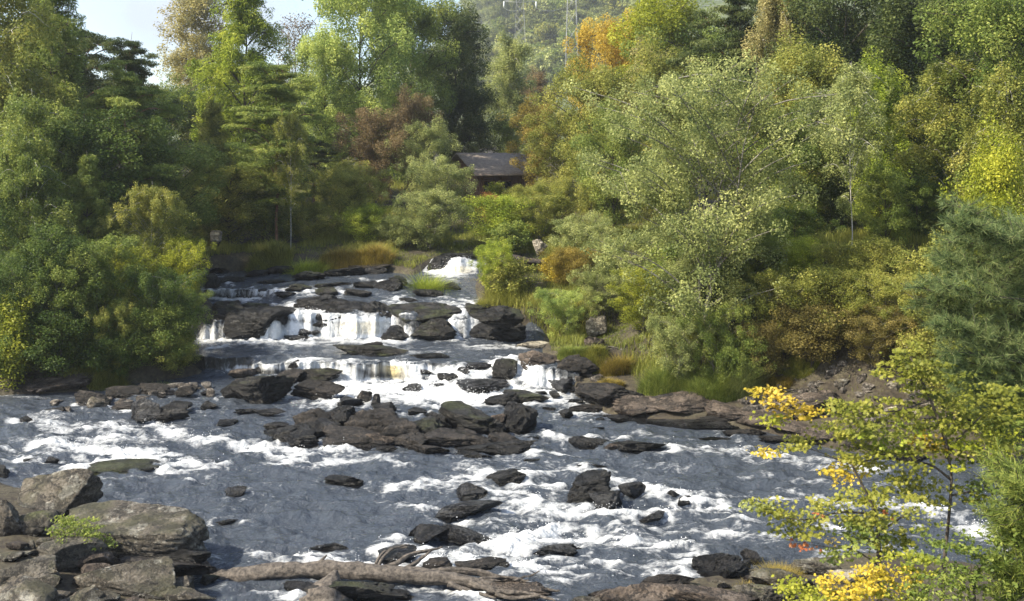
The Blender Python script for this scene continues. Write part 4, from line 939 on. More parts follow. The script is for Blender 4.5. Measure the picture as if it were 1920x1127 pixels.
# bushes
TB = [
 ('birch', 50, 240, 170, 33, 'mid', 'slender birch rising behind the thicket at the left edge'),
 ('larch', 165, 270, 190, 34, 'mid', 'small larch rising behind the middle of the left thicket'),
 ('birch', 285, 330, 150, 34.5, 'olive', 'olive birch rising behind the right end of the left thicket'),
 ('sapling', 195, 440, 130, 0, 'mid', 'tall mid green thicket tree over the left shore', 690),
 ('sapling', 100, 420, 130, 0, 'deep', 'dark upright thicket tree near the left edge', 700),
 ('sapling', 300, 500, 140, 0, 'deep', 'leafy thicket tree reaching the left channel', 670),
 ('sapling', 130, 480, 150, 0, 'mid', 'fresher upright sapling over the long pale shore slab', 705),
 ('sapling', 225, 560, 120, 0, 'olive', 'upright sapling over the grass clump of the left shore', 705),
 ('sapling', 30, 470, 140, 0, 'deep', 'dark sapling at the left edge over the shore', 705),
 ('sapling', 240, 455, 100, 0, 'lime', 'bright yellowish bush top in the left wood, left one', 640),
 ('sapling', 345, 446, 130, 0, 'lime', 'bright yellowish bush top in the left wood, right one', 600),
 ('sapling', 340, 540, 110, 0, 'mid', 'green bush leaning over the left end of the upper river', 650),
 ('shrubL', 300, 590, 170, 0, 'mid', 'low mid green bush beside the left channel', 690),
 ('shrubL', 330, 640, 110, 0, 'olive', 'low olive bush at the waterline of the left channel', 706),
 ('shrubL', 120, 640, 200, 0, 'deep', 'low dark bush directly above the long pale shore slab', 712),
 ('shrubL', 15, 640, 150, 0, 'deep', 'low dark bush at the left edge above the shore', 716),
 ('shrubL', 225, 640, 130, 0, 'deep', 'low dark bush above the grass clump of the left shore', 706),
 ('shrubM', 25, 556, 80, 28.6, 'yellowgreen', 'yellow-green sapling spray at the left edge'),
 ('shrubL', 400, 440, 110, 43, 'olive', 'olive bush left of the white stone above the upper river'),
 ('sapling', 640, 300, 130, 46, 'olive', 'fawn-green bushy sapling above the grass bank'),
 ('shrubL', 690, 380, 110, 43, 'bright', 'bright green bush above the grass bank'),
 ('sapling', 820, 292, 150, 47, 'sage', 'grey-green bush left of the cabin wall'),
 ('sapling', 800, 360, 160, 42.5, 'sage', 'pale willow bush left of the far white fall'),
 ('shrubL', 745, 420, 90, 42.5, 'sage', 'small pale bush left of the willow bush'),
 ('shrubL', 940, 385, 150, 43, 'bright', 'fresh green bush above the far white fall'),
 ('shrubM', 955, 430, 90, 41, 'mid', 'dark centred bush right of the far white fall'),
 ('sapling', 1010, 380, 150, 43, 'olive', 'olive bush below right of the cabin'),
 ('shrubM', 928, 340, 42, 52, 'yellowgreen', 'thin yellow-green shrub in front of the cabin wall'),
 ('shrubL', 980, 346, 90, 50, 'olive', 'olive bush hiding the right part of the cabin wall'),
 ('shrubM', 918, 362, 52, 50, 'salmon', 'salmon pink shrub in front of the cabin'),
 ('sapling', 1090, 400, 160, 38, 'sage', 'sage bush left beside the alder'),
 ('shrubL', 1070, 470, 110, 36, 'ochre', 'ochre bush right of the pinkish bedrock slope'),
 ('shrubM', 1040, 490, 70, 36.5, 'yellow', 'small yellow shrub below the cream boulder'),
 ('sapling', 925, 450, 100, 35.6, 'bright', 'tall green riverside sapling above the dark rock wall'),
 ('shrubM', 960, 530, 100, 35.2, 'olive', 'olive shrub beside the riverside sapling'),
 ('sapling', 1055, 540, 130, 33, 'ash', 'round fresh green bush right of the upper pool'),
 ('sapling', 1130, 510, 130, 34, 'sage', 'pale bush behind the round fresh green bush'),
 ('sapling', 1205, 560, 170, 31, 'yellowgreen', 'yellow-green arching bush on the right shore'),
 ('shrubM', 1280, 590, 150, 31, 'mid', 'green bush right of the yellow-green arching bush'),
 ('shrubM', 1350, 640, 120, 29.5, 'mid', 'dark green bush at the foot of the alder'),
 ('shrubL', 1400, 520, 130, 30.5, 'mid', 'green bush right of the alder stems'),
 ('sapling', 1470, 500, 170, 0, 'olive', 'olive gorse bush, leftmost on the right slope', 660),
 ('shrubL', 1570, 490, 190, 0, 'olive', 'olive gorse bush at the middle of the right slope', 650),
 ('sapling', 1665, 510, 170, 0, 'olive', 'olive gorse bush below the round green bush', 650),
 ('shrubL', 1520, 560, 190, 0, 'gorse', 'gorse mass over the left of the bare rocky slope', 690),
 ('sapling', 1640, 570, 160, 0, 'gorse', 'gorse mass right over the bare rocky slope', 690),
 ('sapling', 1345, 570, 140, 0, 'mid', 'green young growth at the foot of the alder above the long grass', 728),
 ('sapling', 1265, 590, 130, 0, 'sage', 'soft grey-green growth reaching the rocks left of the long grass', 730),
 ('shrubL', 1390, 620, 110, 0, 'mid', 'low green bush right of the long grass', 728),
 ('shrubL', 1430, 600, 110, 0, 'gorse', 'dead brown bush beside the long grass of the right shore', 715),
 ('shrubL', 1650, 440, 130, 0, 'olive', 'round olive green bush beside the slim birch foot', 560),
 ('shrubL', 1580, 450, 120, 0, 'olive', 'olive bush behind the foot of the slim birch', 550),
 ('sapling', 1740, 510, 170, 0, 'olive', 'olive bush left of the blue-green pine', 700),
 ('shrubL', 1500, 440, 110, 0, 'bright', 'small bright green bush in the dark gap right of the alder', 540),
 ('sapling', 1400, 430, 130, 0, 'mid', 'green bush behind the alder stems', 560),
 ('sapling', 1300, 470, 150, 0, 'sage', 'sage green bush under the left side of the alder', 620),
 ('sapling', 1190, 430, 160, 0, 'sage', 'sage bush between the alder and the yellow-green bush', 600),
 ('shrubL', 1800, 600, 170, 0, 'olive', 'olive bush behind the maple top', 760),
 ('shrubL', 1890, 670, 210, 0, 'mid', 'bush behind the maple at the right edge', 820),
 ('shrubL', 590, 440, 110, 43.5, 'olive', 'low olive bush behind the reddish grass bank'),
 ('shrubL', 500, 420, 150, 44, 'mid', 'low green bush behind the upper river'),
]
for i, q in enumerate(TB): tree(*q, seed=i, group='bushes along the banks')

# ------------------------------------------------------------------ grass
def blades(P, hgt, wid, R, lean=.5):
    n = len(P); az = R.uniform(0, 6.28, n); d = np.stack([np.cos(az), np.sin(az), 0 * az], 1)
    sd_ = np.stack([-np.sin(az), np.cos(az), 0 * az], 1); h_ = hgt * R.uniform(.5, 1.2, n)[:, None]; l_ = lean * h_ * R.uniform(.2, 1.2, n)[:, None]
    w_ = wid * R.uniform(.7, 1.3, n)[:, None]; Z = np.array([0, 0, 1.])
    A = P + d * l_ * .28 + Z * h_ * .6; B = P + d * l_ + Z * h_ * .92
    v = np.stack([P - sd_ * w_, P + sd_ * w_, A + sd_ * w_ * .8, A - sd_ * w_ * .8, B + sd_ * w_ * .2, B - sd_ * w_ * .2], 1).reshape(-1, 3)
    k = (np.arange(n) * 6)[:, None]
    return v, np.concatenate([k + np.array([[0, 1, 2, 3]]), k + np.array([[3, 2, 4, 5]])])
def grass(px, py, w, h, pal, label, Y=None, n=None, seed=0, group='grass clumps on the banks'):
    R = np.random.default_rng(900 + seed)
    if Y is None: x, Y, z = surf(px, py)
    else: x = (px - 960) / F * Y; z = H - (py - HY) / F * Y
    ww = w / F * Y; hh = h / F * Y; n = n or int(2500 + w * 60)
    a = R.uniform(0, 6.28, n); q = np.sqrt(R.uniform(0, 1, n)) * ww / 2
    X = np.cos(a) * q; Yy = np.sin(a) * q * .6
    g_ = terrain(x + X, Y + Yy) - z; g_ = np.clip(g_, -.3, .4)
    sub = fbm(np.stack([X * 5, Yy * 5, 0 * X + seed], 1), 2, seed)
    hb = (hh * (1.05 - .65 * (q / (ww / 2)) ** 2) * (.35 + 1.0 * sub))[:, None]
    v, f = blades(np.stack([X, Yy, g_ - .03], 1), hb, .0020 * Y / 14, R, lean=.95)
    o = link('grass_clump', mesh('grass_clump', v, f, smooth=False, attrs={'tint': np.repeat(R.uniform(0, 1, n), 6)}), mat=LM[pal]); o.location = (x, Y, z)
    tag(o, label, 'grass clump', group); return o
grass(580, 512, 100, 40, 'bright', 'bright yellow-green grass clump behind the upper river ledges', seed=1)
grass(640, 508, 110, 34, 'ochre', 'reddish straw grass right of the bright grass clump', seed=2)
grass(505, 505, 90, 36, 'olive', 'low olive grass left of the bright grass clump', seed=3)
grass(700, 500, 80, 40, 'ochre', 'straw coloured grass above the brown rock', seed=4)
grass(805, 560, 80, 66, 'bright', 'tall yellow grass clump on a rock in the upper river', Y=36.6, seed=5)
grass(720, 545, 40, 26, 'olive', 'small mossy grass tuft left of the yellow grass clump', Y=37, seed=6)
grass(855, 545, 70, 34, 'ochre', 'brownish grass below the far white fall', Y=38, seed=7)
grass(200, 724, 90, 34, 'olive', 'light grass clump on the shaded left shore', seed=8)
grass(300, 722, 70, 30, 'mid', 'green grass right of the light clump on the left shore', seed=9)
grass(1330, 742, 120, 44, 'mid', 'long drooping grass under the alder on the right shore', seed=10)
grass(1250, 730, 110, 50, 'mid', 'dark green grass left of the long drooping grass', seed=11)
grass(1395, 740, 70, 56, 'sage', 'pale long grass beside the bare slope', seed=12)
grass(1155, 700, 60, 34, 'ochre', 'straw grass at the left end of the right shelf', seed=13)
grass(940, 600, 110, 40, 'olive', 'olive grass on the dark rock wall by the sapling', Y=35, seed=14)
grass(905, 672, 34, 16, 'gorse', 'small weed on the grey ledge above the lower falls', Y=30.6, seed=15)
grass(1465, 1100, 80, 40, 'ochre', 'dry grass tuft left of the yellow bush', seed=16)
grass(1400, 1100, 60, 16, 'ochre', 'sparse dry grass among stones on the near right shore', seed=17, n=200)
grass(480, 705, 40, 8, 'yellowgreen', 'thin moss fringe on top of the big mossy boulder', Y=29.3, seed=18, n=300)
grass(1110, 690, 70, 22, 'olive', 'low olive weeds between the rocks right of the lower falls', seed=19)
grass(1075, 665, 60, 20, 'mid', 'short green grass under the round fresh green bush', seed=20)
grass(1140, 728, 60, 20, 'ochre', 'dry low grass above the left end of the right shelf', seed=21)
grass(1450, 730, 70, 26, 'ochre', 'dry grass at the foot of the bare right slope', seed=22)
grass(1500, 690, 80, 24, 'olive', 'thin grass on the bare right slope', seed=23)
# undergrowth, uncountable
R = np.random.default_rng(5)
n = 520000
ux_ = np.concatenate([R.uniform(-34, 16, n // 2), R.uniform(-14, 22, n // 2)]); uy_ = np.concatenate([R.uniform(29, 66, n // 2), R.uniform(22, 46, n // 2)])
us = sdf(ux_, uy_); near_rock = np.zeros(len(ux_), bool)
pn = fbm(np.stack([ux_ * .5, uy_ * .5, 0 * ux_], 1), 3, 77)
bare = (ux_ > 6.2) & (uy_ < 27.5)
keep = (us > np.where((ux_ > 0) & (uy_ < 31), 2.0, .5)) & (pn > .31) & ~(bare & (R.uniform(0, 1, n) > .15)) & (np.abs(ux_ / uy_) < .60)
ux_, uy_ = ux_[keep], uy_[keep]
uz = terrain(ux_, uy_)
hgt = (.08 + .34 * sst(.4, .62, pn[keep]))[:, None]
v, f = blades(np.stack([ux_, uy_, uz - .02], 1), hgt, .008, R, lean=.7)
tag(link('undergrowth', mesh('undergrowth', v, f, smooth=False, attrs={'tint': np.repeat(np.clip(pn[keep] * 1.4 - .3 + R.uniform(-.25, .25, len(ux_)), 0, 1), 6)}), mat=LM['olive']), 'mixed grass and low green plants covering the banks', 'undergrowth', kind='stuff')

# ------------------------------------------------------------------ the leafy plant on the left boulder
def leafball(name, label, cat, blobs, Y, size, pal, seed, branches=None, bark='bark', asp=.6, group=None, star=False, k=1.0):
    if star: k = 1.7; size *= .82
    """blobs: (px,py,rx,ry,n[,palette]) ; one parent, one foliage mesh per palette"""
    R = np.random.default_rng(seed)
    o0 = at(blobs[0][0], blobs[0][1] + blobs[0][3], Y)
    if branches: o0 = at(*branches[0][0][0][:2], Y)
    e = empty(name, o0); tag(e, label, cat, group)
    o0 = np.array(o0)
    if branches:
        pr = []
        for br, r0, r1 in branches:
            pts = [np.array(at(q[0], q[1], q[2] if len(q) > 2 else Y)) - o0 for q in br]
            P, rr = smooth_path(pts, np.linspace(r0, r1, len(pts)), 4); pr.append(tube(P, rr, 8, .25, 3))
        v, f = join(pr); link('stem', mesh('stem', v, f), e, M[bark])
    bypal = {}
    for bl in blobs: bypal.setdefault(bl[5] if len(bl) > 5 else pal, []).append(bl)
    for pl, bls in bypal.items():
        V, Fq, T = [], [], []; off = 0
        for bl in bls:
            px, py, rx, ry, n = bl[:5]; YY = bl[6] if len(bl) > 6 else Y
            n = int(n * k); c = np.array(at(px, py, YY)) - o0
            # sprays: flat sub-tufts
            m_ = max(3, n // 20); sc = R.normal(size=(m_, 3)); sc /= np.linalg.norm(sc, axis=1, keepdims=True); sc *= (R.uniform(0, 1, m_) ** .4)[:, None]
            sc *= np.array([rx, (rx + ry) * .5, ry]) / F * YY
            id_ = R.integers(0, m_, n); g_ = R.normal(size=(n, 3)) * size * np.array([1.9, 1.9, .4])
            P = c + sc[id_] + g_
            ti = np.clip(R.uniform(0, 1, m_)[id_] * .5 + R.uniform(0, 1, n) * .5, 0, 1)
            if star:
                # five-lobed leaf, gently cupped
                ang = np.array([0, .42, .75, 1.12, 1.5, 2.0, 2.7, math.pi, -2.7, -2.0, -1.5, -1.12, -.75, -.42])
                rad = np.array([1, .48, .86, .42, .68, .33, .42, .15, .42, .33, .68, .42, .86, .48])
                nr = R.normal(size=(n, 3)) * .55 + np.array([-.25, -.35, 1.]); nr /= np.linalg.norm(nr, axis=1, keepdims=True)
                a = np.cross(nr, R.normal(size=(n, 3))); a /= np.linalg.norm(a, axis=1, keepdims=True); b = np.cross(nr, a)
                s = (size * R.uniform(.6, 1.25, n))[:, None, None]
                vv = P[:, None] + s * (a[:, None] * (np.cos(ang) * rad)[None, :, None] + b[:, None] * (np.sin(ang) * rad)[None, :, None] - nr[:, None] * (.25 * rad ** 2)[None, :, None])
                V.append(vv.reshape(-1, 3)); K = len(ang)
                Fq.append(np.arange(n * K).reshape(n, K) + off); off += n * K; T.append(np.repeat(ti, K))
            else:
                v, f, tt = leaves(P, size * 1.6, R, up=.5, tint=ti, asp=asp); V.append(v); Fq.append(f + off); off += len(v); T.append(tt)
        link('foliage', mesh('foliage', np.concatenate(V), np.concatenate(Fq), smooth=False, attrs={'tint': np.concatenate(T)}), e, LM[pl])
    return e
x, Y, z = surf(150, 1040)
leafball('leafy_plant', 'leafy green plant growing between the left foreground boulders', 'plant', [(150, 1000, 46, 30, 1300), (120, 985, 24, 20, 400), (180, 1018, 34, 18, 500), (165, 1035, 28, 14, 300)], Y - .45, .028, 'mid', 3,
         branches=[([(150, 1040), (148, 1020), (152, 1000)], .012, .006), ([(150, 1040), (125, 1010), (118, 985)], .01, .005), ([(150, 1040), (175, 1025), (185, 1012)], .01, .005)])

# ------------------------------------------------------------------ driftwood
def drift(name, label, limbs, Y0, group=None, cat='driftwood'):
    o0 = np.array(at(*limbs[0][1][0])); e = None
    for i, (pn_, pts, r0, r1) in enumerate(limbs):
        q = [np.array(at(*a)) - o0 for a in pts]
        P, rr = smooth_path(q, np.linspace(r0, r1, len(q)) if not isinstance(r0, list) else r0, 8)
        v, f = join([tube(P, rr, 30, .30, 11 + i)])
        # knots and ridges
        v = v + (fbm(v * 9, 3, i) - .5)[:, None] * np.array([.02, .02, .05])
        if i == 0: e = link(name, mesh(name, v, f), mat=M['drift']); e.location = o0; tag(e, label, cat, group)
        else: link(pn_, mesh(pn_, v, f), e, M['drift'])
    return e
drift('fallen_log', 'weathered fallen tree trunk lying across the rocks at the bottom', [
  ('log', [(395, 1092, 17.0), (430, 1086, 17.0), (500, 1074, 16.9), (590, 1068, 16.8), (680, 1072, 16.7), (780, 1080, 16.6), (860, 1088, 16.5), (940, 1104, 16.4), (1010, 1116, 16.3)], [.155, .15, .135, .125, .13, .12, .10, .075, .04], 0),
  ('branch', [(790, 1078, 16.8), (850, 1070, 16.9), (900, 1074, 16.9), (960, 1090, 16.8), (1020, 1100, 16.7)], .07, .03),
  ('branch', [(700, 1072, 16.8), (740, 1058, 16.9), (765, 1042, 17), (800, 1032, 17.1), (830, 1026, 17.2)], .055, .012),
  ('branch', [(735, 1076, 16.7), (770, 1062, 16.8), (790, 1046, 16.9), (808, 1034, 17)], .05, .015),
  ('branch', [(705, 1070, 16.9), (722, 1040, 17.1), (745, 1026, 17.3), (770, 1022, 17.4)], .03, .012),
  ('branch', [(596, 1058, 16.9), (606, 1048, 16.9), (612, 1042, 16.9)], .035, .01),
  ('root', [(930, 1100, 16.4), (960, 1092, 16.5), (985, 1080, 16.7)], .04, .012),
  ('root', [(950, 1106, 16.3), (990, 1108, 16.3), (1030, 1106, 16.3), (1050, 1108, 16.3)], .05, .015),
  ('root', [(900, 1098, 16.3), (950, 1112, 16.2), (1000, 1126, 16.1)], .05, .02),
  ('root', [(860, 1085, 16.7), (920, 1090, 16.7), (980, 1098, 16.6), (1035, 1104, 16.5)], .045, .015),
  ('root', [(880, 1092, 16.3), (930, 1108, 16.1), (985, 1112, 16.0), (1030, 1122, 15.9)], .045, .015),
  ('root', [(900, 1086, 16.7), (950, 1082, 16.8), (1000, 1094, 16.7), (1025, 1112, 16.5)], .035, .01),
  ('root', [(930, 1110, 16.1), (960, 1122, 16.0), (1010, 1118, 15.9), (1045, 1128, 15.8)], .04, .012),
  ('root', [(955, 1098, 16.4), (975, 1086, 16.5), (1000, 1078, 16.6), (1012, 1070, 16.6)], .025, .008),
  ('root', [(840, 1096, 16.3), (880, 1108, 16.2), (930, 1122, 16.0)], .04, .015),
  ('root', [(398, 1090, 17.1), (402, 1078, 17.1), (412, 1070, 17.1)], .11, .05),
  ('root', [(398, 1094, 17.0), (394, 1108, 17.0), (400, 1120, 17.0)], .10, .05)], 17)
drift('driftwood_stump', 'pointed grey split stump leaning in front of the fallen log', [
  ('stump', [(612, 1150, 15.9), (616, 1120, 16.0), (622, 1096, 16.1), (630, 1070, 16.2)], [.42, .36, .20, .03], 0),
  ('root', [(600, 1150, 15.9), (590, 1126, 16.0), (604, 1108, 16.1), (620, 1094, 16.15)], .10, .03),
  ('root', [(640, 1150, 15.9), (640, 1120, 16.0), (632, 1090, 16.15)], .10, .03)], 16)
drift('dead_branch', 'thin curved dead branch arching over the rounded rock behind the log', [
  ('branch', [(702, 1062, 17.2), (716, 1040, 17.4), (738, 1028, 17.6), (765, 1026, 17.6)], .028, .012)], 17)

# ------------------------------------------------------------------ foreground right: maples, pine
YM = 9.5
leafball('maple_sapling', 'slender maple with yellow and orange leaves, its dark stem rising at the lower right', 'maple tree',
  [(1720, 670, 60, 34, 230), (1690, 700, 50, 30, 150), (1755, 740, 80, 34, 260), (1640, 770, 90, 26, 300), (1570, 765, 60, 18, 110), (1900, 800, 60, 40, 220, 'mid'), (1830, 800, 70, 22, 170), (1680, 820, 120, 18, 200, 'bright'), (1760, 700, 50, 20, 90), (1650, 880, 80, 20, 120), (1900, 740, 60, 26, 130), (1850, 765, 80, 40, 300), (1740, 800, 90, 36, 260), (1620, 800, 80, 26, 230, 'olive'), (1560, 810, 40, 18, 80),
   (1710, 850, 90, 30, 260), (1620, 850, 50, 24, 150, 'maple'), (1590, 880, 50, 22, 110, 'yellow'), (1800, 850, 60, 34, 190, 'lime'), (1730, 825, 30, 20, 60, 'orange'), (1860, 840, 80, 40, 240, 'olive'), (1700, 910, 80, 30, 190), (1790, 930, 80, 30, 170), (1870, 920, 60, 30, 150, 'mid'),
   (1440, 742, 46, 10, 90, 'orange'), (1480, 765, 44, 13, 90, 'orange'), (1410, 735, 20, 6, 24, 'yellow'), (1500, 776, 30, 9, 40, 'yellow'), (1450, 785, 36, 12, 60, 'yellowgreen'), (1480, 832, 46, 14, 110), (1450, 845, 26, 9, 40, 'yellow')], 
  YM, .038, 'maple', 5, star=True,
  branches=[([(1765, 1160), (1770, 1060), (1778, 980), (1784, 900), (1778, 850)], .019, .012), ([(1778, 850), (1765, 800), (1740, 740), (1712, 680), (1700, 650)], .02, .006), ([(1774, 860), (1800, 820), (1840, 780)], .014, .005),
            ([(1745, 750), (1680, 770), (1600, 775), (1540, 780)], .010, .004), ([(1540, 780), (1500, 770), (1440, 745), (1400, 735)], .005, .002), ([(1784, 900), (1740, 870), (1660, 860), (1590, 870)], .012, .004), ([(1590, 870), (1530, 845), (1480, 832)], .005, .002),
            ([(1780, 930), (1830, 920), (1880, 915)], .010, .004)])
leafball('maple_sapling', 'low maple with green leaves and a few red ones, left of the dark maple stem', 'maple tree',
  [(1640, 940, 70, 30, 200), (1600, 965, 60, 24, 130), (1690, 965, 80, 30, 200, 'olive'), (1560, 945, 30, 16, 60), (1440, 955, 50, 16, 130), (1490, 985, 55, 20, 170), (1410, 950, 26, 9, 40, 'sage'), (1530, 965, 40, 16, 60, 'olive'), (1545, 965, 16, 8, 6, 'red'), (1500, 1020, 24, 9, 16, 'red'), (1650, 968, 14, 8, 4, 'red'),
   (1590, 1000, 60, 26, 150, 'mid'), (1640, 1020, 60, 30, 150), (1570, 1030, 40, 20, 70, 'mid'), (1700, 1020, 60, 30, 120, 'mid'), (1560, 1018, 14, 8, 10, 'orange')],
  9.0, .036, 'maple', 6, star=True,
  branches=[([(1650, 1180), (1648, 1080), (1647, 1010), (1640, 960), (1612, 900), (1596, 870)], .026, .008), ([(1646, 1000), (1690, 970), (1720, 950)], .010, .004), ([(1640, 965), (1580, 960), (1500, 975), (1420, 955)], .010, .003), ([(1648, 1060), (1600, 1030), (1560, 1020)], .008, .003), ([(1600, 1030), (1540, 1024), (1490, 1018)], .004, .002)])
leafball('maple_bush', 'low yellow maple bush along the bottom edge at the right', 'bush',
  [(1520, 1110, 60, 22, 240, 'yellowgreen'), (1590, 1095, 60, 26, 260, 'yellow'), (1660, 1080, 50, 26, 220, 'yellow'), (1700, 1060, 60, 24, 160, 'yellowgreen'), (1640, 1120, 90, 26, 300, 'yellowgreen'), (1560, 1130, 80, 20, 200, 'yellow')],
  8.6, .030, 'yellow', 7, star=True, branches=[([(1600, 1200), (1600, 1150), (1590, 1100)], .012, .005), ([(1600, 1180), (1650, 1120), (1680, 1070)], .01, .004), ([(1600, 1180), (1550, 1140), (1520, 1115)], .01, .004)])
leafball('green_bush', 'dense green bush in the lower right corner', 'bush',
  [(1770, 1090, 80, 40, 700), (1850, 1060, 90, 50, 900), (1900, 1000, 60, 50, 600), (1720, 1120, 60, 24, 300), (1880, 1120, 80, 40, 700), (1810, 1020, 70, 30, 300)], 8.4, .024, 'mid', 8,
  branches=[([(1830, 1220), (1830, 1150), (1820, 1060)], .02, .006), ([(1830, 1200), (1880, 1120), (1900, 1020)], .014, .005)])
def pine_branches(name, label, Y, limbs, pal, seed, nl=.10, dens=26, cat='pine tree', trunk=None):
    R = np.random.default_rng(seed); o0 = np.array(at(*limbs[0][0], Y)) if trunk is None else np.array(at(*trunk[0], Y)); e = empty(name, o0); tag(e, label, cat)
    pr = []; Pn, Dn = [], []
    if trunk:
        P, rr = smooth_path([np.array(at(*q, Y)) - o0 for q in trunk], np.linspace(.07, .02, len(trunk)), 4); pr.append(tube(P, rr, 8, .2, 2))
    for lb in limbs:
        yy = Y + R.uniform(-.7, .7)
        pts = [np.array(at(q[0], q[1], Y + (yy - Y) * i / len(lb))) - o0 for i, q in enumerate(lb)]
        P, rr = smooth_path(pts, np.linspace(.022, .005, len(pts)), 6); pr.append(tube(P, rr, 5))
        L_ = len(P)
        for i in range(2, L_):
            for s in range(4):
                d = R.normal(size=3) * np.array([1, 1, .7]); tg = P[i] - P[i - 1]; tg /= np.linalg.norm(tg) + 1e-9; d = d + tg * 1.3; d /= np.linalg.norm(d)
                ln = R.uniform(.12, .42) * (1.1 - .5 * i / L_); en = P[i] + d * ln
                pr.append(tube(np.stack([P[i], (P[i] + en) / 2, en]), [.006, .005, .003], 3, cap=False))
                for u in np.linspace(.25, 1, 5):
                    c = P[i] + d * ln * u; k = dens // 2
                    nd = R.normal(size=(k, 3)) + d * 1.2; nd /= np.linalg.norm(nd, axis=1, keepdims=True)
                    Pn.append(np.repeat(c[None], k, 0)); Dn.append(nd)
    Pn = np.concatenate(Pn); Dn = np.concatenate(Dn); n = len(Pn)
    sd_ = np.cross(Dn, R.normal(size=(n, 3))); sd_ /= np.linalg.norm(sd_, axis=1, keepdims=True); L_ = nl * R.uniform(.7, 1.2, n)[:, None]
    v = np.stack([Pn - sd_ * .0024, Pn + sd_ * .0024, Pn + Dn * L_ + sd_ * .001, Pn + Dn * L_ - sd_ * .001], 1).reshape(-1, 3)
    tv, tf = join(pr); link('trunk', mesh('trunk', tv, tf), e, M['bark'])
    link('needles', mesh('needles', v, np.arange(4 * n).reshape(n, 4), smooth=False, attrs={'tint': np.repeat(R.uniform(0, 1, n), 4)}), e, LM[pal])
    return e
lim = []
Rp = random.Random(4)
for k in range(26):
    y0 = 400 + k * 14; x1 = 1740 + abs(k - 11) * 6 + Rp.uniform(-10, 30)
    lim.append([(2060, y0 + 60 + Rp.uniform(-20, 20)), (1960, y0 + 40), ((1960 + x1) / 2, y0 + 24 + Rp.uniform(-8, 8)), (x1, y0 + Rp.uniform(-14, 14))])
lim += [[(4115 - a, b_) for a, b_ in l] for l in lim[::2]]
pine_branches('pine_tree', 'blue-green pine boughs reaching in from the right edge', 12, lim, 'blue', 21, trunk=[(2060, 1300), (2060, 900), (2055, 600), (2050, 400), (2045, 330)])
lim = [[(2060, y + 70), (2000, y + 40), (1940, y + 20), (1880 + (i % 3) * 20, y)] for i, y in enumerate(range(880, 1120, 30))]
pine_branches('young_pine', 'young green pine boughs at the right edge low down', 8.2, lim, 'mid', 23, nl=.07, trunk=[(2030, 1400), (2020, 1100), (2000, 850)])

# ------------------------------------------------------------------ cabin
def boxm(parts):
    V, Fq = [], []; o = 0
    for (x0, x1, y0, y1, z0, z1) in parts:
        V += [(x0, y0, z0), (x1, y0, z0), (x1, y1, z0), (x0, y1, z0), (x0, y0, z1), (x1, y0, z1), (x1, y1, z1), (x0, y1, z1)]
        Fq += [(o, o + 3, o + 2, o + 1), (o + 4, o + 5, o + 6, o + 7), (o, o + 1, o + 5, o + 4), (o + 1, o + 2, o + 6, o + 5), (o + 2, o + 3, o + 7, o + 6), (o + 3, o, o + 4, o + 7)]; o += 8
    return np.array(V, float), np.array(Fq)
def simple(name, a, b, sc=6, rough=.8, stretch=(1, 1, 1)):
    m, t, p = mat(name); geo = N(t, 'ShaderNodeNewGeometry'); mp = N(t, 'ShaderNodeMapping', {0: geo.outputs['Position']}); mp.inputs['Scale'].default_value = stretch
    n = N(t, 'ShaderNodeTexNoise', {'Vector': mp.outputs[0], 'Scale': sc, 'Detail': 6, 'Roughness': .7}); r = ramp(t, n.outputs[0], [(.35, a), (.65, b)])
    t.links.new(r.outputs[0], p.inputs['Base Color']); p.inputs['Roughness'].default_value = rough; return m
YC = 58.0
c0 = at(930, 398, YC); cab = empty('wooden_cabin', c0); tag(cab, 'small brown timber cabin with a grey felt roof among the trees', 'cabin')
u = YC / F    # metres per photo pixel there
xl, xr = (893 - 930) * u, (1010 - 930) * u
eave = (398 - 328) * u; ridge = (398 - 289) * u; dp = 6.0
M['boards'] = simple('brown_boards', (.07, .035, .018), (.19, .095, .045), 5, .7, (8, 8, .6)); M['roof'] = simple('grey_roof', (.11, .092, .076), (.24, .20, .165), 6, .85, (1, 1, 1))
M['glass'] = simple('dark_glass', (.015, .014, .013), (.03, .026, .022), 3, .15); M['fascia'] = simple('pale_fascia', (.16, .12, .09), (.28, .22, .17), 6)
# walls with board joints, gables closed
wallb = [(xl + i * (xr - xl) / 30, xl + (i + .92) * (xr - xl) / 30, 0, .12, -.6, eave) for i in range(30) if not (2.5 < i < 8.5 or 12.5 < i < 17.5)]
wallb += [(xl, xr, .06, .14, -.6, .5), (xl, xl + .12, .14, dp, -.6, eave), (xr - .12, xr, .14, dp, -.6, eave), (xl, xr, dp - .1, dp, -.6, eave), (xl, xr, .06, .14, eave - .3, eave)]
link('wall', mesh('wall', *boxm(wallb), smooth=False), cab, M['boards'])
for a0, a1 in ((3, 9), (13, 18)):
    s0, s1 = xl + a0 * (xr - xl) / 30, xl + a1 * (xr - xl) / 30
    wv = link('window', mesh('window', *boxm([(s0 - .04, s0 + .05, -.03, .05, .5, eave - .3), (s1 - .09, s1, -.03, .05, .5, eave - .3), (s0 + .05, s1 - .09, -.03, .05, .5, .58), (s0 + .05, s1 - .09, -.03, .05, eave - .38, eave - .3)]), smooth=False), cab, M['boards'])
    link('pane', mesh('pane', *boxm([(s0, s1 - .04, .07, .09, .52, eave - .32)]), smooth=False), wv, M['glass'])
ov = .55; th = .10
rx0, rx1 = (882 - 930) * u, (1020 - 930) * u
sl = (850 - 882) * u
rv = np.array([(rx0, -ov, eave), (rx1, -ov, eave), (rx1, dp / 2, ridge), (rx0, dp / 2, ridge), (rx1, dp + ov, eave), (rx0, dp + ov, eave)])
rv[:, 2] -= 0; rt = rv + np.array([0, 0, th])
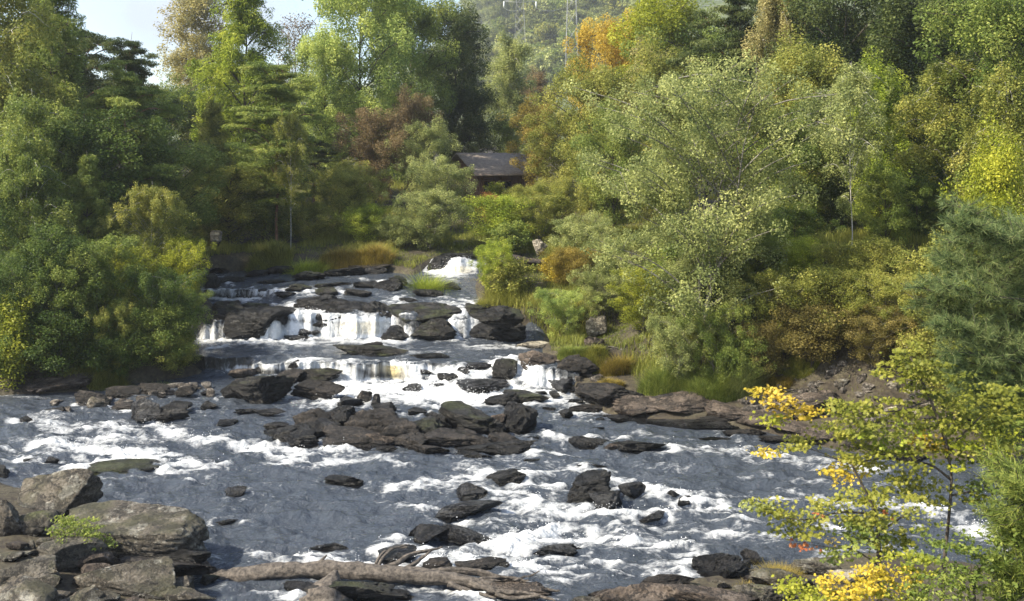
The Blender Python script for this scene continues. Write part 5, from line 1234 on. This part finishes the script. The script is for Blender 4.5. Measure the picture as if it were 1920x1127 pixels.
V = np.concatenate([rv, rt]); Fq = [(0, 3, 2, 1), (3, 5, 4, 2), (6, 7, 8, 9), (9, 8, 10, 11), (0, 1, 7, 6), (5, 11, 10, 4), (0, 6, 9, 3), (3, 9, 11, 5), (1, 2, 8, 7), (2, 4, 10, 8)]
rf = link('roof', mesh('roof', V, np.array(Fq), smooth=False), cab, M['roof'])
link('gutter', mesh('gutter', *boxm([(rx0, rx1, -ov - .09, -ov - .005, eave - .06, eave + .06)]), smooth=False), rf, M['fascia'])
gv = np.array([(xl + .02, 0, eave), (xl + .02, dp, eave), (xl + .02, dp / 2, ridge - .02), (xl + .14, 0, eave), (xl + .14, dp, eave), (xl + .14, dp / 2, ridge - .02)])
link('gable', mesh('gable', gv, [np.array([(0, 2, 1), (3, 4, 5)]), np.array([(0, 1, 4, 3), (1, 2, 5, 4), (2, 0, 3, 5)])], smooth=False), cab, M['boards'])
cab.rotation_euler = (0, 0, math.radians(20))
rock(868, 400, 34, 12, 'cream', 'pale flat stone beside the cabin wall', 890, z=float(at(868, 400, 54).z))

# ------------------------------------------------------------------ distant hill, its trees, the pylons
hx = np.linspace(-260, 420, 90); hy = np.linspace(150, 620, 70)
HX, HYY = np.meshgrid(hx, hy)
def hillz(x, y):
    n = fbm(np.stack([np.ravel(x) * .012, np.ravel(y) * .012, 0 * np.ravel(x)], 1), 4, 5).reshape(np.shape(x)) - .5
    return 6 + 150 * sst(150, 560, y) * (.22 + .78 * sst(-90, 90, x)) + n * 22 * sst(150, 300, y)
m, t, p = mat('hill_ground'); geo = N(t, 'ShaderNodeNewGeometry')
n_ = N(t, 'ShaderNodeTexNoise', {'Vector': geo.outputs['Position'], 'Scale': .09, 'Detail': 9, 'Roughness': .7})
r = ramp(t, n_.outputs[0], [(.35, (.04, .055, .02)), (.5, (.08, .10, .035)), (.65, (.15, .16, .07))]); t.links.new(r.outputs[0], p.inputs['Base Color']); p.inputs['Roughness'].default_value = .95
hl = link('hill', mesh('hill', np.stack([HX.ravel(), HYY.ravel(), hillz(HX, HYY).ravel()], 1), grid_faces(70, 90)), mat=m); tag(hl, kind='structure')
Rh = np.random.default_rng(12); cnt = 0
for i in range(900):
    px = Rh.uniform(840, 1200); py = Rh.uniform(-20, 190)
    Ys = np.arange(170, 600, 3.); xx = (px - 960) / F * Ys; zz = H - (py - HY) / F * Ys
    g_ = hillz(xx, Ys); kk = np.nonzero(g_ >= zz)[0]
    if not len(kk): continue
    Yh = Ys[kk[0]]; cnt += 1
    if cnt > 210: break
    s = Rh.uniform(6, 11); x = (px - 960) / F * Yh; z = float(hillz(np.array([x]), np.array([Yh]))[0])
    tm, cm = tree_meshes(seed=50 + i % 3, **KIND['hilltree'][0])
    e = empty('hillside_tree', (x, Yh, z - 1), Rh.uniform(0, 6), (s, s, s * Rh.uniform(.9, 1.3)))
    pl = ['hill', 'sage', 'olive', 'hill', 'mid'][i % 5]
    tag(e, {'hill': 'round green tree on the hazy distant hillside', 'sage': 'pale green tree on the hazy distant hillside', 'olive': 'olive tree on the hazy distant hillside', 'mid': 'darker green tree on the hazy distant hillside'}[pl], 'tree', 'trees on the distant hillside')
    link('trunk', tm, e, M['bark']); link('crown', cm, e, LM[pl])
def hz(px, py):
    Ys = np.arange(170, 600, 2.); zz = H - (py - HY) / F * Ys; g_ = hillz((px - 960) / F * Ys, Ys); kk = np.nonzero(g_ >= zz)[0]
    Yh = float(Ys[kk[0]]) if len(kk) else 400.; return (px - 960) / F * Yh, Yh, H - (py - HY) / F * Yh
for px, py, hpx, lb in [(1022, 130, 46, 'dark blue-green spruce standing alone on the distant hillside'), (948, 60, 80, 'left dark spruce of the group high on the distant hillside'), (972, 66, 90, 'middle dark spruce of the group high on the distant hillside'), (992, 50, 70, 'right dark spruce of the group high on the distant hillside')]:
    x, Yh, z = hz(px, py); h_ = hpx / F * Yh
    tm, cm = tree_meshes(seed=51, **KIND['spruce'][0]); e = empty('spruce_tree', (x, Yh - 8, z), 1, (h_ * .62, h_ * .62, h_)); tag(e, lb, 'spruce tree', 'dark spruces on the distant hillside')
    link('trunk', tm, e, M['bark']); link('crown', cm, e, LM['dark'])
m, t, p = mat('galvanised_steel'); p.inputs['Base Color'].default_value = (.25, .26, .25, 1); p.inputs['Metallic'].default_value = .3; p.inputs['Roughness'].default_value = .6; M['steel'] = m
m, t, p = mat('insulator'); p.inputs['Base Color'].default_value = (.7, .72, .7, 1); p.inputs['Roughness'].default_value = .3; M['ins'] = m
def pylon(px, base, Y, w_px, label):
    b = at(px, base, Y); e = empty('power_pylon', b); tag(e, label, 'pylon', 'power pylons in front of the hill')
    hh = 34.; parts = []; r = .04
    def half(z): return (w_px / F * Y / 2) * (1 - .75 * z / hh)
    lv = np.linspace(0, hh, 12)
    for sx in (-1, 1):
        for sy in (-1, 1):
            parts.append(tube([(sx * half(z), sy * half(z), z) for z in lv], np.full(12, r), 4))
    for a_, c_ in zip(lv[:-1], lv[1:]):
        A, B = half(a_), half(c_)
        for (p1, p2) in (((-A, -A), (B, -B)), ((A, -A), (-B, -B)), ((-A, A), (B, B)), ((A, A), (-B, B)), ((-A, -A), (-B, B)), ((A, -A), (B, B))):
            parts.append(tube([(p1[0], p1[1], a_), (p2[0], p2[1], c_)], [.035, .035], 3))
    v, f = join(parts); link('lattice_tower', mesh('lattice_tower', v, f), e, M['steel'])
    for z in (22.5, 27.5, 32):
        ln = 4.6 if z < 32 else 3.6
        pr = [tube([(-ln, 0, z), (0, 0, z + 1.0), (ln, 0, z)], [.08] * 3, 4), tube([(-ln, 0, z), (0, 0, z - .3), (ln, 0, z)], [.08] * 3, 4)]
        for q in np.linspace(-ln * .8, ln * .8, 7): pr.append(tube([(q, 0, z - .2), (q * .9, 0, z + .7)], [.05, .05], 3))
        v, f = join(pr); ca = link('crossarm', mesh('crossarm', v, f), e, M['steel'])
        for sx in (-1, 1):
            v, f = join([tube([(sx * ln, 0, z - .05), (sx * ln, 0, z - .6), (sx * ln, 0, z - 1.2), (sx * ln, 0, z - 1.9)], [.16, .2, .2, .1], 6)])
            link('insulator', mesh('insulator', v, f), ca, M['ins'])
    return b
b1 = pylon(1072, 175, 190, 26, 'nearer lattice power pylon left of the orange tree')
b2 = pylon(975, 150, 290, 26, 'farther faint lattice power pylon behind the light green birch')
k = 0
for z in (22.5, 27.5, 32):
    for sx in (-1, 1):
        ln = (4.6 if z < 32 else 3.6) * sx; P0 = np.array([b1.x + ln, b1.y, b1.z + z - 1.95]); P1 = np.array([b2.x + ln, b2.y, b2.z + z - 1.95])
        P2 = P0 + (P0 - P1) * 1.2 + np.array([40, 0, -10])
        pts = [P1 + (P0 - P1) * q - np.array([0, 0, 10 * q * (1 - q)]) for q in np.linspace(0, 1, 10)] + [P0 + (P2 - P0) * q - np.array([0, 0, 10 * q * (1 - q)]) for q in np.linspace(.1, 1, 9)]
        v, f = join([tube(pts, np.full(len(pts), .025), 4)])
        o = link('power_line', mesh('power_line', v - pts[0], f), mat=M['steel']); o.location = pts[0]; tag(o, 'thin power line strung between the two pylons before the hill', 'power line', 'power lines')

# ------------------------------------------------------------------ haze
v, f = boxm([(-270, 430, -32, 640, -3, 165)])
hzv = bpy.data.materials.new('haze'); hzv.use_nodes = True; t = hzv.node_tree; t.nodes.remove(t.nodes['Principled BSDF'])
pv = N(t, 'ShaderNodeVolumePrincipled', {'Color': (.86, .90, .95, 1), 'Density': .0005, 'Anisotropy': .3}); t.links.new(pv.outputs[0], t.nodes['Material Output'].inputs['Volume'])
tag(link('haze', mesh('haze', v, f, smooth=False), mat=hzv), 'thin pale haze in the air over the valley', 'haze', kind='stuff')
